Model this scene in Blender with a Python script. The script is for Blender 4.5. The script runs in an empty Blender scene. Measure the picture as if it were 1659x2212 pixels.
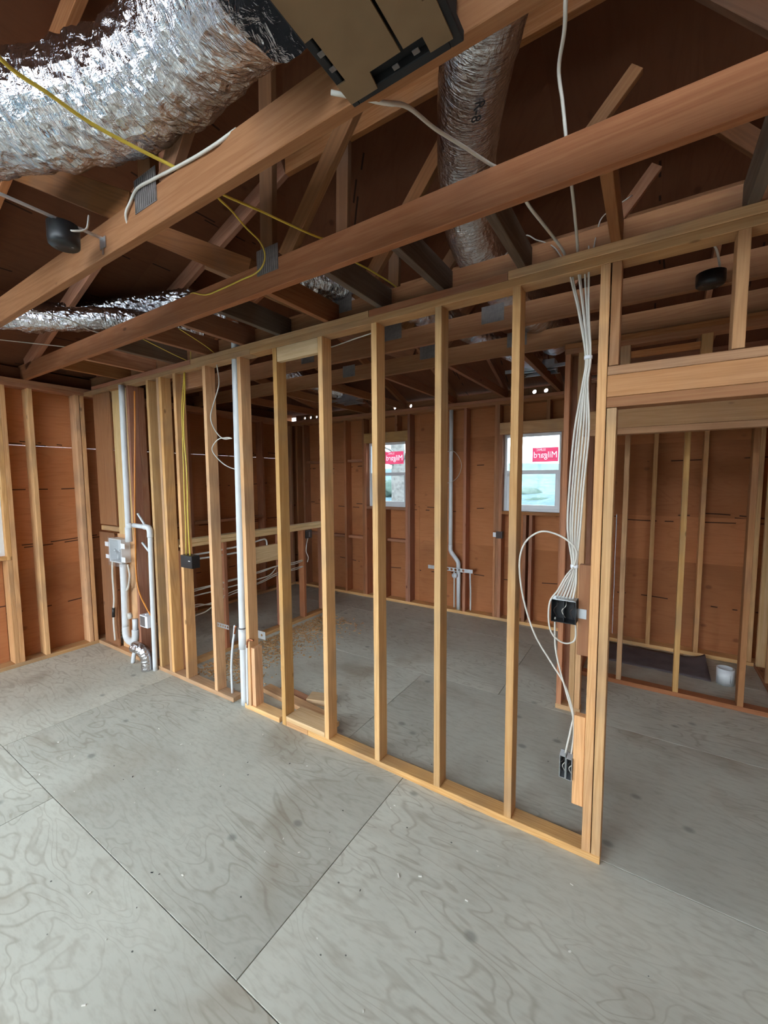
import bpy, bmesh, math, random
from mathutils import Matrix, Vector, noise
random.seed(7)
SC = bpy.context.scene
COL = SC.collection

# ------------------------------------------------------------------ camera
def set_camera():
    f, yaw, pitch, roll = 890.294, math.radians(-32.712), math.radians(-4.556), math.radians(-0.369)
    C = Vector((0.12673, -2.02221, 1.78693))
    fwd = Vector((math.sin(yaw) * math.cos(pitch), math.cos(yaw) * math.cos(pitch), math.sin(pitch)))
    right = Vector((math.cos(yaw), -math.sin(yaw), 0))
    up = right.cross(fwd)
    r = math.cos(roll) * right + math.sin(roll) * up
    u = -math.sin(roll) * right + math.cos(roll) * up
    cd = bpy.data.cameras.new('camera')
    cd.sensor_fit = 'HORIZONTAL'
    cd.sensor_width = 36.0
    cd.lens = 36.0 * f / 1659.0
    cd.clip_start = 0.02
    cd.clip_end = 500
    co = bpy.data.objects.new('camera', cd)
    COL.objects.link(co)
    b = -fwd
    co.matrix_world = Matrix(((r.x, u.x, b.x, C.x), (r.y, u.y, b.y, C.y), (r.z, u.z, b.z, C.z), (0, 0, 0, 1)))
    SC.camera = co
set_camera()

# ------------------------------------------------------------------ world (overcast sky) and exposure
wd = bpy.data.worlds.new('sky')
SC.world = wd
wd.use_nodes = True
wn = wd.node_tree.nodes
wn.clear()
wo = wn.new('ShaderNodeOutputWorld')
bg = wn.new('ShaderNodeBackground')
bg.inputs['Color'].default_value = (0.80, 0.91, 1.0, 1)
bg.inputs['Strength'].default_value = 1.0
wd.node_tree.links.new(bg.outputs[0], wo.inputs[0])
SC.view_settings.view_transform = 'Standard'
SC.view_settings.look = 'None'
SC.view_settings.gamma = 1.0
SC.view_settings.use_curve_mapping = False
SC.view_settings.exposure = 3.38
SC.cycles.use_denoising = True
SC.cycles.max_bounces = 6
SC.cycles.diffuse_bounces = 4
SC.cycles.glossy_bounces = 3
SC.cycles.transparent_max_bounces = 8
SC.cycles.use_adaptive_sampling = True
SC.cycles.adaptive_threshold = 0.05
SC.cycles.adaptive_min_samples = 12
SC.cycles.caustics_reflective = False
SC.cycles.caustics_refractive = False

# sky portals in the openings (they emit nothing, they only guide sampling of the sky)
def portal(name, loc, rot, sx, sy):
    l = bpy.data.lights.new(name, 'AREA')
    l.shape = 'RECTANGLE'
    l.size, l.size_y = sx, sy
    l.cycles.is_portal = True
    o = bpy.data.objects.new(name, l)
    o.location = loc
    o.rotation_euler = rot
    COL.objects.link(o)
H = math.pi / 2
portal('portal_back', (-2.75, -4.62, 1.22), (H, 0, 0), 3.9, 2.4)
portal('portal_back_b', (2.7, -4.62, 1.22), (H, 0, 0), 0.9, 2.4)
portal('portal_left', (-5.1, -1.80, 1.72), (H, 0, -H), 2.15, 1.3)
portal('portal_far', (-3.08, 3.2, 1.85), (-H, 0, 0), 0.7, 0.95)
portal('portal_far_b', (-1.05, 3.2, 1.85), (-H, 0, 0), 0.7, 0.95)

# ------------------------------------------------------------------ materials
MATS = {}
def newmat(name):
    m = bpy.data.materials.new(name)
    m.use_nodes = True
    nt = m.node_tree
    for n in list(nt.nodes):
        nt.nodes.remove(n)
    out = nt.nodes.new('ShaderNodeOutputMaterial')
    bs = nt.nodes.new('ShaderNodeBsdfPrincipled')
    nt.links.new(bs.outputs[0], out.inputs[0])
    MATS[name] = m
    return m, nt, bs
class NB:
    """tiny node builder"""
    def __init__(s, nt):
        s.nt = nt
    def n(s, t, **kw):
        nd = s.nt.nodes.new('ShaderNode' + t)
        for k, v in kw.items():
            setattr(nd, k, v)
        return nd
    def put(s, sock, v):
        if hasattr(v, 'is_output') or isinstance(v, bpy.types.NodeSocket):
            s.nt.links.new(v, sock)
        else:
            sock.default_value = v
    def math(s, op, a, b=0.0, c=0.0):
        m = s.n('Math', operation=op)
        s.put(m.inputs[0], a); s.put(m.inputs[1], b); s.put(m.inputs[2], c)
        return m.outputs[0]
    def sstep(s, v, lo, hi, a=0.0, b=1.0):
        m = s.n('MapRange', interpolation_type='SMOOTHSTEP')
        s.put(m.inputs[0], v)
        m.inputs[1].default_value = lo; m.inputs[2].default_value = hi
        m.inputs[3].default_value = a; m.inputs[4].default_value = b
        return m.outputs[0]
    def mix(s, f, a, b, bt='MIX'):
        m = s.n('Mix', data_type='RGBA', blend_type=bt)
        s.put(m.inputs[0], f)
        s.put(m.inputs[6], a if not isinstance(a, tuple) else (*a, 1) if len(a) == 3 else a)
        s.put(m.inputs[7], b if not isinstance(b, tuple) else (*b, 1) if len(b) == 3 else b)
        return m.outputs[2]
    def coords(s, sc, rnd=37.0):
        tc = s.n('TexCoord')
        oi = s.n('ObjectInfo')
        off = s.n('CombineXYZ')
        r = oi.outputs['Random']
        s.put(off.inputs[0], s.math('MULTIPLY', r, rnd)); s.put(off.inputs[1], s.math('MULTIPLY', r, rnd * 1.7)); s.put(off.inputs[2], s.math('MULTIPLY', r, rnd * 0.6))
        ad = s.n('VectorMath', operation='ADD')
        s.put(ad.inputs[0], tc.outputs['Object']); s.put(ad.inputs[1], off.outputs[0])
        mp = s.n('VectorMath', operation='MULTIPLY')
        s.put(mp.inputs[0], ad.outputs[0]); mp.inputs[1].default_value = sc
        return mp.outputs[0], r, tc.outputs['Object'], ad.outputs[0]
    def noise(s, v, scale=1.0, detail=3.0, rough=0.5, dist=0.0):
        t = s.n('TexNoise')
        s.put(t.inputs['Vector'], v)
        t.inputs['Scale'].default_value = scale; t.inputs['Detail'].default_value = detail
        t.inputs['Roughness'].default_value = rough; t.inputs['Distortion'].default_value = dist
        return t.outputs[0]
    def voro(s, v, scale):
        t = s.n('TexVoronoi')
        s.put(t.inputs['Vector'], v)
        t.inputs['Scale'].default_value = scale
        return t.outputs['Distance']
    def bump(s, h, bs, strength=0.2, dist=0.002):
        b = s.n('Bump')
        b.inputs['Strength'].default_value = strength; b.inputs['Distance'].default_value = dist
        s.put(b.inputs['Height'], h)
        s.nt.links.new(b.outputs[0], bs.inputs['Normal'])

def lumber(name, light, mid, dark, rough=0.75, vary=0.35, grime=0.0):
    m, nt, bs = newmat(name)
    b = NB(nt)
    v, r, obj, raw = b.coords((1.1, 26.0, 26.0))
    warp = b.noise(v, 0.55, 1, 0.5, 0.6)
    rings = b.math('FRACT', b.math('MULTIPLY', warp, 7.0))
    line = b.sstep(b.math('ABSOLUTE', b.math('SUBTRACT', rings, 0.5)), 0.05, 0.4)
    fine = b.noise(v, 6.0, 2, 0.6)
    c = b.mix(line, mid, light)
    c = b.mix(b.sstep(fine, 0.35, 0.75, 0.0, 0.45), c, dark)
    # knots
    kv = b.n('VectorMath', operation='MULTIPLY')
    b.put(kv.inputs[0], raw); kv.inputs[1].default_value = (1.0, 2.2, 2.2)
    k = b.voro(kv.outputs[0], 2.4)
    kn = b.sstep(k, 0.035, 0.075, 1.0, 0.0)
    c = b.mix(b.math('MULTIPLY', kn, 0.75), c, tuple(x * 0.45 for x in dark))
    # each board its own tone: paler, redder or darker
    tone = b.sstep(r, 0.0, 1.0, 1.0 - vary, 1.0 + vary * 0.45)
    hs = b.n('HueSaturation')
    b.put(hs.inputs['Color'], c); b.put(hs.inputs['Value'], tone)
    b.put(hs.inputs['Hue'], b.math('ADD', 0.489, b.math('MULTIPLY', b.math('FRACT', b.math('MULTIPLY', r, 7.31)), 0.012)))
    b.put(hs.inputs['Saturation'], b.math('ADD', 0.92, b.math('MULTIPLY', b.math('FRACT', b.math('MULTIPLY', r, 3.77)), 0.16)))
    c = hs.outputs[0]
    if grime:
        g = b.noise(raw, 2.3, 2, 0.65)
        c = b.mix(b.sstep(g, 0.45, 0.72, 0.0, grime), c, (0.16, 0.14, 0.12))
    nt.links.new(c, bs.inputs['Base Color'])
    bs.inputs['Roughness'].default_value = rough
    bs.inputs['Specular IOR Level'].default_value = 0.25
    return m
lumber('fir', (0.73, 0.445, 0.20), (0.65, 0.375, 0.155), (0.50, 0.26, 0.10), vary=0.24, grime=0.34)
lumber('fir_shaded', (0.50, 0.275, 0.115), (0.44, 0.23, 0.09), (0.33, 0.155, 0.055), vary=0.15, grime=0.2)  # darker fir for headers and cripples: dim upper level put into the colour
lumber('fir_web', (0.25, 0.11, 0.042), (0.205, 0.088, 0.033), (0.2, 0.085, 0.03), vary=0.2, grime=0.2)  # truss webs, attic shade put into their colour
lumber('fir_pale', (0.78, 0.57, 0.31), (0.71, 0.49, 0.24), (0.56, 0.35, 0.15), vary=0.12)
lumber('fir_red', (0.50, 0.235, 0.11), (0.44, 0.19, 0.084), (0.29, 0.108, 0.045), vary=0.25, grime=0.2)
lumber('fir_truss', (0.36, 0.165, 0.07), (0.315, 0.138, 0.056), (0.235, 0.095, 0.035), vary=0.14, grime=0.12)  # truss wood darkened: attic dimness is put into its colour
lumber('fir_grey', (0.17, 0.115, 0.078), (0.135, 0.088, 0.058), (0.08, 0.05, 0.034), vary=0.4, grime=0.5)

def ply(name, base, base2, linec, linef, sc, stamps=False, nails=False, stain=(0.2, 0.15, 0.11), stainf=0.35, rough=0.85):
    m, nt, bs = newmat(name)
    b = NB(nt)
    v, r, obj, raw = b.coords(sc)
    big = b.noise(v, 1.0, 2.0, 0.45, 0.9)
    fr = b.math('FRACT', b.math('MULTIPLY', big, 11.0))
    ln = b.sstep(b.math('ABSOLUTE', b.math('SUBTRACT', fr, 0.5)), 0.0, 0.17, 1.0, 0.0)
    patch = b.noise(raw, 0.9, 1, 0.5)
    ln = b.math('MULTIPLY', ln, b.sstep(patch, 0.38, 0.6, 0.25, 1.0))
    fine = b.noise(v, 9.0, 2, 0.65)
    c = b.mix(b.sstep(b.noise(raw, 1.6, 2, 0.55), 0.3, 0.7), base, base2)
    c = b.mix(b.math('MULTIPLY', ln, linef), c, linec)
    c = b.mix(b.sstep(fine, 0.4, 0.8, 0.0, 0.3), c, linec)
    st = b.noise(raw, 1.15, 3, 0.62, 0.5)
    c = b.mix(b.sstep(st, 0.52, 0.78, 0.0, stainf), c, stain)
    kv = b.n('VectorMath', operation='MULTIPLY')
    b.put(kv.inputs[0], raw); kv.inputs[1].default_value = (1.0, 1.3, 1.0)
    k = b.voro(kv.outputs[0], 3.1)
    c = b.mix(b.math('MULTIPLY', b.sstep(k, 0.04, 0.12, 1.0, 0.0), 0.62), c, tuple(x * 0.35 for x in base))
    if nails:
        k2 = b.voro(kv.outputs[0], 6.3)
        c = b.mix(b.sstep(k2, 0.02, 0.04, 0.8, 0.0), c, (0.03, 0.03, 0.03))
    if stamps:
        sp = b.n('SeparateXYZ')
        b.put(sp.inputs[0], obj)
        nz = b.noise(raw, 1.0, 0, 0.5)
        tot = None
        for yc, thr, off in ((-0.30, 0.54, 0.0), (-0.325, 0.56, 3.0), (0.26, 0.54, 5.0)):
            yy = b.math('ADD', sp.outputs[1], b.math('MULTIPLY', nz, 0.12))
            band = b.sstep(b.math('ABSOLUTE', b.math('SUBTRACT', yy, yc)), 0.004, 0.008, 1.0, 0.0)
            cx = b.n('CombineXYZ')
            b.put(cx.inputs[0], b.math('MULTIPLY', sp.outputs[0], 7.0)); b.put(cx.inputs[1], b.math('ADD', b.math('MULTIPLY', r, 40.0), off))
            dash = b.sstep(b.noise(cx.outputs[0], 1.0, 0, 0.5), thr, thr + 0.02)
            d = b.math('MULTIPLY', band, dash)
            tot = d if tot is None else b.math('MAXIMUM', tot, d)
        c = b.mix(b.math('MULTIPLY', tot, 0.85), c, (0.02, 0.012, 0.01))
    hs = b.n('HueSaturation')
    b.put(hs.inputs['Color'], c); b.put(hs.inputs['Value'], b.sstep(r, 0, 1, 0.88, 1.1))
    nt.links.new(hs.outputs[0], bs.inputs['Base Color'])
    bs.inputs['Roughness'].default_value = rough
    bs.inputs['Specular IOR Level'].default_value = 0.2
ply('floor_plywood', (0.595, 0.585, 0.50), (0.52, 0.51, 0.435), (0.29, 0.25, 0.185), 0.42, (1.5, 5.2, 1.0), nails=True, stain=(0.27, 0.20, 0.13), stainf=0.65)
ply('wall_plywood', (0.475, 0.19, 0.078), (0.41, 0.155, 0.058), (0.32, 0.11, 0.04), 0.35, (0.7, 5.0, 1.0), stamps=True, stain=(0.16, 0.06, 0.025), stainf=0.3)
ply('roof_plywood', (0.175, 0.066, 0.032), (0.14, 0.05, 0.024), (0.10, 0.035, 0.016), 0.25, (0.7, 4.0, 1.0), stamps=True, stain=(0.14, 0.06, 0.03), stainf=0.3)  # much darker than the wall sheathing: attic shade put into the colour

def plain(name, col, rough=0.5, metal=0.0, spec=0.5, nscale=0, namt=0.15, bump=0.0, bscale=60):
    m, nt, bs = newmat(name)
    b = NB(nt)
    tc = b.n('TexCoord')
    n1 = b.noise(tc.outputs['Object'], nscale or 14.0, 3, 0.55)
    c = b.mix(b.sstep(n1, 0.35, 0.75, 0.0, namt), col, tuple(x * 0.45 for x in col))
    nt.links.new(c, bs.inputs['Base Color'])
    bs.inputs['Roughness'].default_value = rough
    bs.inputs['Metallic'].default_value = metal
    bs.inputs['Specular IOR Level'].default_value = spec
    if bump:
        b.bump(b.noise(tc.outputs['Object'], bscale, 3, 0.6), bs, bump, 0.003)
    return m
plain('pvc_white', (0.70, 0.72, 0.73), 0.35, namt=0.12)
plain('vinyl_white', (0.84, 0.86, 0.88), 0.4, namt=0.05)
plain('cable_white', (0.64, 0.60, 0.53), 0.5, namt=0.1)
plain('cable_yellow', (0.72, 0.52, 0.07), 0.5, namt=0.15)
plain('cable_orange', (0.72, 0.26, 0.04), 0.5, namt=0.15)
plain('box_black', (0.012, 0.012, 0.013), 0.4, namt=0.0)
plain('box_inside', (0.05, 0.03, 0.025), 0.6, namt=0.3)
plain('steel', (0.62, 0.64, 0.66), 0.35, 0.9, namt=0.25)
plain('steel_dull', (0.20, 0.175, 0.165), 0.65, 0.3, namt=0.4, nscale=40)
plain('copper', (0.45, 0.17, 0.08), 0.4, 0.8, namt=0.4)
plain('cardboard', (0.25, 0.165, 0.095), 0.9, spec=0.1, namt=0.35, nscale=5, bump=0.1)
plain('foam_black', (0.014, 0.014, 0.016), 0.8, namt=0.2)
plain('felt', (0.16, 0.135, 0.14), 0.95, spec=0.05, namt=0.4, nscale=6)
plain('sawdust', (0.56, 0.34, 0.16), 0.95, spec=0.05, namt=0.4, nscale=50)
plain('chip_white', (0.85, 0.82, 0.74), 0.7, namt=0.2)
plain('tape_white', (0.86, 0.87, 0.90), 0.55, namt=0.05)
plain('ink', (0.02, 0.02, 0.025), 0.6, namt=0.0)
plain('print_white', (0.95, 0.93, 0.94), 0.6, namt=0.0)
plain('bark', (0.16, 0.15, 0.14), 0.95, spec=0.05, namt=0.8, nscale=9, bump=1.0, bscale=14)
plain('brush', (0.06, 0.085, 0.07), 0.95, spec=0.05, namt=0.5)
plain('membrane', (0.62, 0.60, 0.52), 0.8, namt=0.3, nscale=4)

def make_foil():
    m, nt, bs = newmat('foil')
    b = NB(nt)
    tc = b.n('TexCoord')
    v = tc.outputs['Object']
    mp = b.n('VectorMath', operation='MULTIPLY')
    b.put(mp.inputs[0], v); mp.inputs[1].default_value = (1, 1, 1)
    pl = b.n('VectorMath', operation='MULTIPLY')
    b.put(pl.inputs[0], tc.outputs['UV']); pl.inputs[1].default_value = (85, 9, 1)
    pleat = b.noise(pl.outputs[0], 1.0, 3, 0.6, 0.6)
    n1 = b.noise(mp.outputs[0], 22.0, 4, 0.6, 1.2)
    v1 = b.voro(mp.outputs[0], 38.0)
    bs.inputs['Base Color'].default_value = (0.66, 0.66, 0.69, 1)
    bs.inputs['Metallic'].default_value = 1.0
    bs.inputs['Roughness'].default_value = 0.17
    b.bump(b.math('ADD', b.math('ADD', b.math('MULTIPLY', n1, 0.7), b.math('MULTIPLY', v1, 0.2)), b.math('MULTIPLY', pleat, 0.55)), bs, 0.8, 0.014)
make_foil()

def make_glass():
    m, nt, bs = newmat('glass')
    nt.nodes.remove(bs)
    b = NB(nt)
    out = [n for n in nt.nodes if n.type == 'OUTPUT_MATERIAL'][0]
    t = b.n('BsdfTransparent'); t.inputs[0].default_value = (0.93, 0.97, 0.98, 1)
    g = b.n('BsdfGlossy'); g.inputs['Roughness'].default_value = 0.02
    mx = b.n('MixShader')
    fr = b.n('Fresnel'); fr.inputs[0].default_value = 1.25
    nt.links.new(fr.outputs[0], mx.inputs[0]); nt.links.new(t.outputs[0], mx.inputs[1]); nt.links.new(g.outputs[0], mx.inputs[2])
    nt.links.new(mx.outputs[0], out.inputs[0])
make_glass()
def make_film(name, col, op):
    m, nt, bs = newmat(name)
    nt.nodes.remove(bs)
    b = NB(nt)
    out = [n for n in nt.nodes if n.type == 'OUTPUT_MATERIAL'][0]
    t = b.n('BsdfTranslucent'); t.inputs[0].default_value = (*col, 1)
    d = b.n('BsdfDiffuse'); d.inputs[0].default_value = (*col, 1)
    mx = b.n('MixShader'); mx.inputs[0].default_value = 0.35
    nt.links.new(t.outputs[0], mx.inputs[1]); nt.links.new(d.outputs[0], mx.inputs[2])
    tr = b.n('BsdfTransparent'); m2 = b.n('MixShader'); m2.inputs[0].default_value = op
    nt.links.new(tr.outputs[0], m2.inputs[1]); nt.links.new(mx.outputs[0], m2.inputs[2])
    nt.links.new(m2.outputs[0], out.inputs[0])
make_film('sticker_pink', (0.90, 0.25, 0.38), 1.0)
make_film('sticker_print', (1.0, 0.97, 0.98), 1.0)
make_film('plastic_wrap', (0.85, 0.88, 0.9), 0.22)
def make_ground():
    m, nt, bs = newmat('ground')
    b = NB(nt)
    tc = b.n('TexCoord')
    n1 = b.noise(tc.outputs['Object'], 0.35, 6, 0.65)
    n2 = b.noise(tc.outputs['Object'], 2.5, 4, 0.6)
    c = b.mix(b.sstep(n1, 0.35, 0.65), (0.085, 0.112, 0.12), (0.055, 0.088, 0.102))  # bluish haze of the distance is put into the base colour
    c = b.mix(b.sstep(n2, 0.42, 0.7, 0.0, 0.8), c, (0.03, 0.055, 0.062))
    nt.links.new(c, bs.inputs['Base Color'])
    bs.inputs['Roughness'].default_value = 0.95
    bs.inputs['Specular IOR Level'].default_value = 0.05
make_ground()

# ------------------------------------------------------------------ building helpers
WM = {}
def link(name, data, M, parent=None):
    o = bpy.data.objects.new(name, data)
    COL.objects.link(o)
    WM[o.name] = M
    if parent is not None:
        o.parent = parent
        o.matrix_basis = WM[parent.name].inverted() @ M
    else:
        o.matrix_basis = M
    return o
def tag(o, label=None, cat=None, group=None, kind=None):
    if label: o['label'] = label
    if cat: o['category'] = cat
    if group: o['group'] = group
    if kind: o['kind'] = kind
    return o
def empty(name, loc=(0, 0, 0), label=None, cat=None, group=None, kind=None):
    o = link(name, None, Matrix.Translation(Vector(loc)))
    o.empty_display_size = 0.1
    return tag(o, label, cat, group, kind)
def struct(name, label, cat, loc=(0, 0, 0)):
    return empty(name, loc, label, cat, None, 'structure')

BOXES = {}
def boxmesh(L, W, T, mat, bev=0.002):
    key = (round(L, 3), round(W, 3), round(T, 3), mat, bev)
    if key in BOXES: return BOXES[key]
    me = bpy.data.meshes.new('board_mesh')
    bm = bmesh.new()
    bmesh.ops.create_cube(bm, size=1.0)
    for v in bm.verts:
        v.co = Vector((v.co.x * L, v.co.y * W, v.co.z * T))
    if bev:
        bmesh.ops.bevel(bm, geom=bm.edges[:], offset=min(bev, T * 0.3, W * 0.3, L * 0.3), segments=1, affect='EDGES')
    bm.to_mesh(me); bm.free()
    me.materials.append(MATS[mat])
    BOXES[key] = me
    return me
def board(name, x0, x1, y0, y1, z0, z1, mat, parent=None, bev=0.002):
    """axis-aligned board; local X runs along its length, local Z across its thinnest side"""
    d = [(abs(x1 - x0), 0), (abs(y1 - y0), 1), (abs(z1 - z0), 2)]
    d.sort(key=lambda t: -t[0])
    L, W, T = d[0][0], d[1][0], d[2][0]
    ax = [Vector((1, 0, 0)), Vector((0, 1, 0)), Vector((0, 0, 1))]
    a, b = ax[d[0][1]], ax[d[1][1]]
    c = a.cross(b)
    M = Matrix(((a.x, b.x, c.x, (x0 + x1) / 2), (a.y, b.y, c.y, (y0 + y1) / 2), (a.z, b.z, c.z, (z0 + z1) / 2), (0, 0, 0, 1)))
    return link(name, boxmesh(L, W, T, mat, bev), M, parent)
def member(name, p0, p1, W, T, tdir, mat, parent=None, bev=0.002):
    """board from p0 to p1 (centre line); thickness T along tdir"""
    p0, p1 = Vector(p0), Vector(p1)
    a = (p1 - p0).normalized()
    c = Vector(tdir); c = (c - a * c.dot(a)).normalized()
    b = c.cross(a)
    m = (p0 + p1) / 2
    M = Matrix(((a.x, b.x, c.x, m.x), (a.y, b.y, c.y, m.y), (a.z, b.z, c.z, m.z), (0, 0, 0, 1)))
    return link(name, boxmesh((p1 - p0).length, W, T, mat, bev), M, parent)
def obj(name, bm, mat, parent=None, smooth=False, loc=None):
    """bmesh in world coordinates -> object whose origin sits at its base"""
    vs = [v.co for v in bm.verts]
    if loc is None:
        lo = Vector((min(v.x for v in vs), min(v.y for v in vs), min(v.z for v in vs)))
        hi = Vector((max(v.x for v in vs), max(v.y for v in vs), max(v.z for v in vs)))
        loc = Vector(((lo.x + hi.x) / 2, (lo.y + hi.y) / 2, lo.z))
    for v in bm.verts: v.co -= Vector(loc)
    me = bpy.data.meshes.new(name)
    bm.to_mesh(me); bm.free()
    me.materials.append(MATS[mat])
    if smooth:
        for p in me.polygons: p.use_smooth = True
    return link(name, me, Matrix.Translation(Vector(loc)), parent)
def catmull(pts, n=6):
    P = [Vector(p) for p in pts]
    if len(P) < 3:
        return [P[0].lerp(P[-1], i / n) for i in range(n + 1)]
    Q = [P[0] * 2 - P[1]] + P + [P[-1] * 2 - P[-2]]
    out = []
    for i in range(1, len(Q) - 2):
        a, b, c, d = Q[i - 1:i + 3]
        for k in range(n):
            t = k / n
            out.append(0.5 * ((2 * b) + (c - a) * t + (2 * a - 5 * b + 4 * c - d) * t * t + (3 * b - a - 3 * c + d) * t ** 3))
    out.append(P[-1])
    return out
def sweep(bm, path, r, seg=8, cap=True, radii=None, flat=1.0):
    path = [Vector(p) for p in path]
    t = (path[1] - path[0]).normalized()
    nrm = t.cross(Vector((0, 0, 1)))
    if nrm.length < 1e-3: nrm = t.cross(Vector((1, 0, 0)))
    nrm.normalize()
    rings = []
    for i, p in enumerate(path):
        t2 = (path[min(i + 1, len(path) - 1)] - path[max(i - 1, 0)])
        if t2.length < 1e-9: t2 = t
        t2.normalize()
        nrm = (nrm - t2 * nrm.dot(t2)).normalized()
        bn = t2.cross(nrm)
        rr = r if radii is None else radii(i, len(path))
        ring = []
        for k in range(seg):
            a = 2 * math.pi * k / seg
            q = rr(a) if callable(rr) else rr
            ring.append(bm.verts.new(p + (nrm * math.cos(a) + bn * math.sin(a) * flat) * q))
        rings.append(ring)
    for i in range(len(rings) - 1):
        for k in range(seg):
            bm.faces.new((rings[i][k], rings[i][(k + 1) % seg], rings[i + 1][(k + 1) % seg], rings[i + 1][k]))
    if cap:
        bm.faces.new(rings[0][::-1]); bm.faces.new(rings[-1])
    return rings
def tube(name, pts, r, mat, parent=None, seg=8, n=6, curve=True, cap=True):
    bm = bmesh.new()
    sweep(bm, catmull(pts, n) if curve else pts, r, seg, cap)
    return obj(name, bm, mat, parent, smooth=True)
def cable(pts, label, mat='cable_white', r=0.0045, group=None, name='electrical_cable'):
    return tag(tube(name, pts, r, mat), label, 'cable', group)
def addbox(bm, x0, x1, y0, y1, z0, z1):
    vs = [bm.verts.new((x, y, z)) for x in (x0, x1) for y in (y0, y1) for z in (z0, z1)]
    for f in ((0, 1, 3, 2), (4, 6, 7, 5), (0, 4, 5, 1), (2, 3, 7, 6), (0, 2, 6, 4), (1, 5, 7, 3)):
        bm.faces.new([vs[i] for i in f])
    return vs
def disc_hole_plate(bm, cells, u0, v0, v1, ths, org, U, V, N, seg=16):
    """a flat bar in the plane (U, V) made of square cells, each with a round hole. cells: list of (width, hole radius)"""
    org, U, V, N = Vector(org), Vector(U), Vector(V), Vector(N)
    u = u0
    for w, hr in cells:
        cu, cv = u + w / 2, (v0 + v1) / 2
        for side, off in ((1, 0.0), (-1, ths)):
            outer, inner = [], []
            for k in range(seg):
                a = 2 * math.pi * (k + 0.5) / seg
                dx, dy = math.cos(a), math.sin(a)
                s = min(w / 2 / max(abs(dx), 1e-6), (v1 - v0) / 2 / max(abs(dy), 1e-6))
                outer.append(bm.verts.new(org + U * (cu + dx * s) + V * (cv + dy * s) + N * off))
                if hr: inner.append(bm.verts.new(org + U * (cu + dx * hr) + V * (cv + dy * hr) + N * off))
            cs = [bm.verts.new(org + U * (cu + sx * w / 2) + V * (cv + sy * (v1 - v0) / 2) + N * off) for sx, sy in ((1, 1), (-1, 1), (-1, -1), (1, -1))]
            if hr:
                for k in range(seg):
                    f = (outer[k], outer[(k + 1) % seg], inner[(k + 1) % seg], inner[k])
                    bm.faces.new(f if side > 0 else f[::-1])
                for q, cvt in enumerate(cs):
                    a0 = 2 * math.pi * (0.125 + 0.25 * q)
                    k = int((a0 / (2 * math.pi)) * seg - 0.5)
                    bm.faces.new((outer[k], cvt, outer[(k + 1) % seg]))
                    # fill between corner neighbours handled by the square outer outline
                if off == 0.0: keep = inner
                else:
                    for k in range(seg):
                        bm.faces.new((keep[k], keep[(k + 1) % seg], inner[(k + 1) % seg], inner[k]))
            else:
                bm.faces.new(cs)
        u += w
# ------------------------------------------------------------------ dimensions
S = 0.038          # two-by thickness
D4, D6 = 0.089, 0.14
ZU, ZT = 2.68, 2.756          # underside / top of the double top plate
XL = -4.93                    # inner face of left wall
YF = 3.02                     # inner face of far wall
YB, XR = -4.6, 4.4
ROOF0, SLOPE, RIDGE = 2.945, 0.36, -0.25

# ------------------------------------------------------------------ ground outside
bm = bmesh.new()
N = 44
grid = []
for i in range(N + 1):
    row = []
    for j in range(N + 1):
        x = -70 + 140 * i / N; y = -60 + 150 * j / N
        d = max(0.0, y - 9.0)
        z = -0.7 + 0.058 * d + 0.9 * noise.noise(Vector((x * 0.06, y * 0.06, 0))) * min(1, d / 12)
        if y > 60: z += (y - 60) * 0.03
        row.append(bm.verts.new((x, y, z)))
    grid.append(row)
for i in range(N):
    for j in range(N):
        bm.faces.new((grid[i][j], grid[i + 1][j], grid[i + 1][j + 1], grid[i][j + 1]))
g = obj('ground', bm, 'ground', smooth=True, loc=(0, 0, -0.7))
tag(g, 'hillside seen through the far windows, bluish haze put into its colour', 'ground', kind='structure')
for k, (x, y, r) in enumerate(((-9.5, 26, 1.3), (-7.2, 29, 1.0), (-5.6, 24, 0.8), (-11.8, 30, 1.5), (-19, 30, 1.6), (-22.5, 33, 1.4))):
    bm = bmesh.new()
    bmesh.ops.create_icosphere(bm, subdivisions=3, radius=r)
    zb = -0.7 + 0.058 * (y - 9) - 0.2
    for v in bm.verts:
        v.co *= 1 + 0.35 * noise.noise(v.co * 2.1 + Vector((k * 9, 0, 0)))
        v.co.z *= 0.55
        v.co += Vector((x, y, zb + r * 0.3))
    nm = ['low sage bush at the foot of the slope outside the right window', 'small round bush up the slope outside the right window',
          'smallest bush near the bottom of the right window', 'widest bush on the slope beyond the right window',
          'broad bush on the slope beyond the left far window', 'bush highest on the slope beyond the left far window'][k]
    tag(obj('bush', bm, 'brush', smooth=True), nm, 'bush', 'bushes on the hillside')
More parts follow.
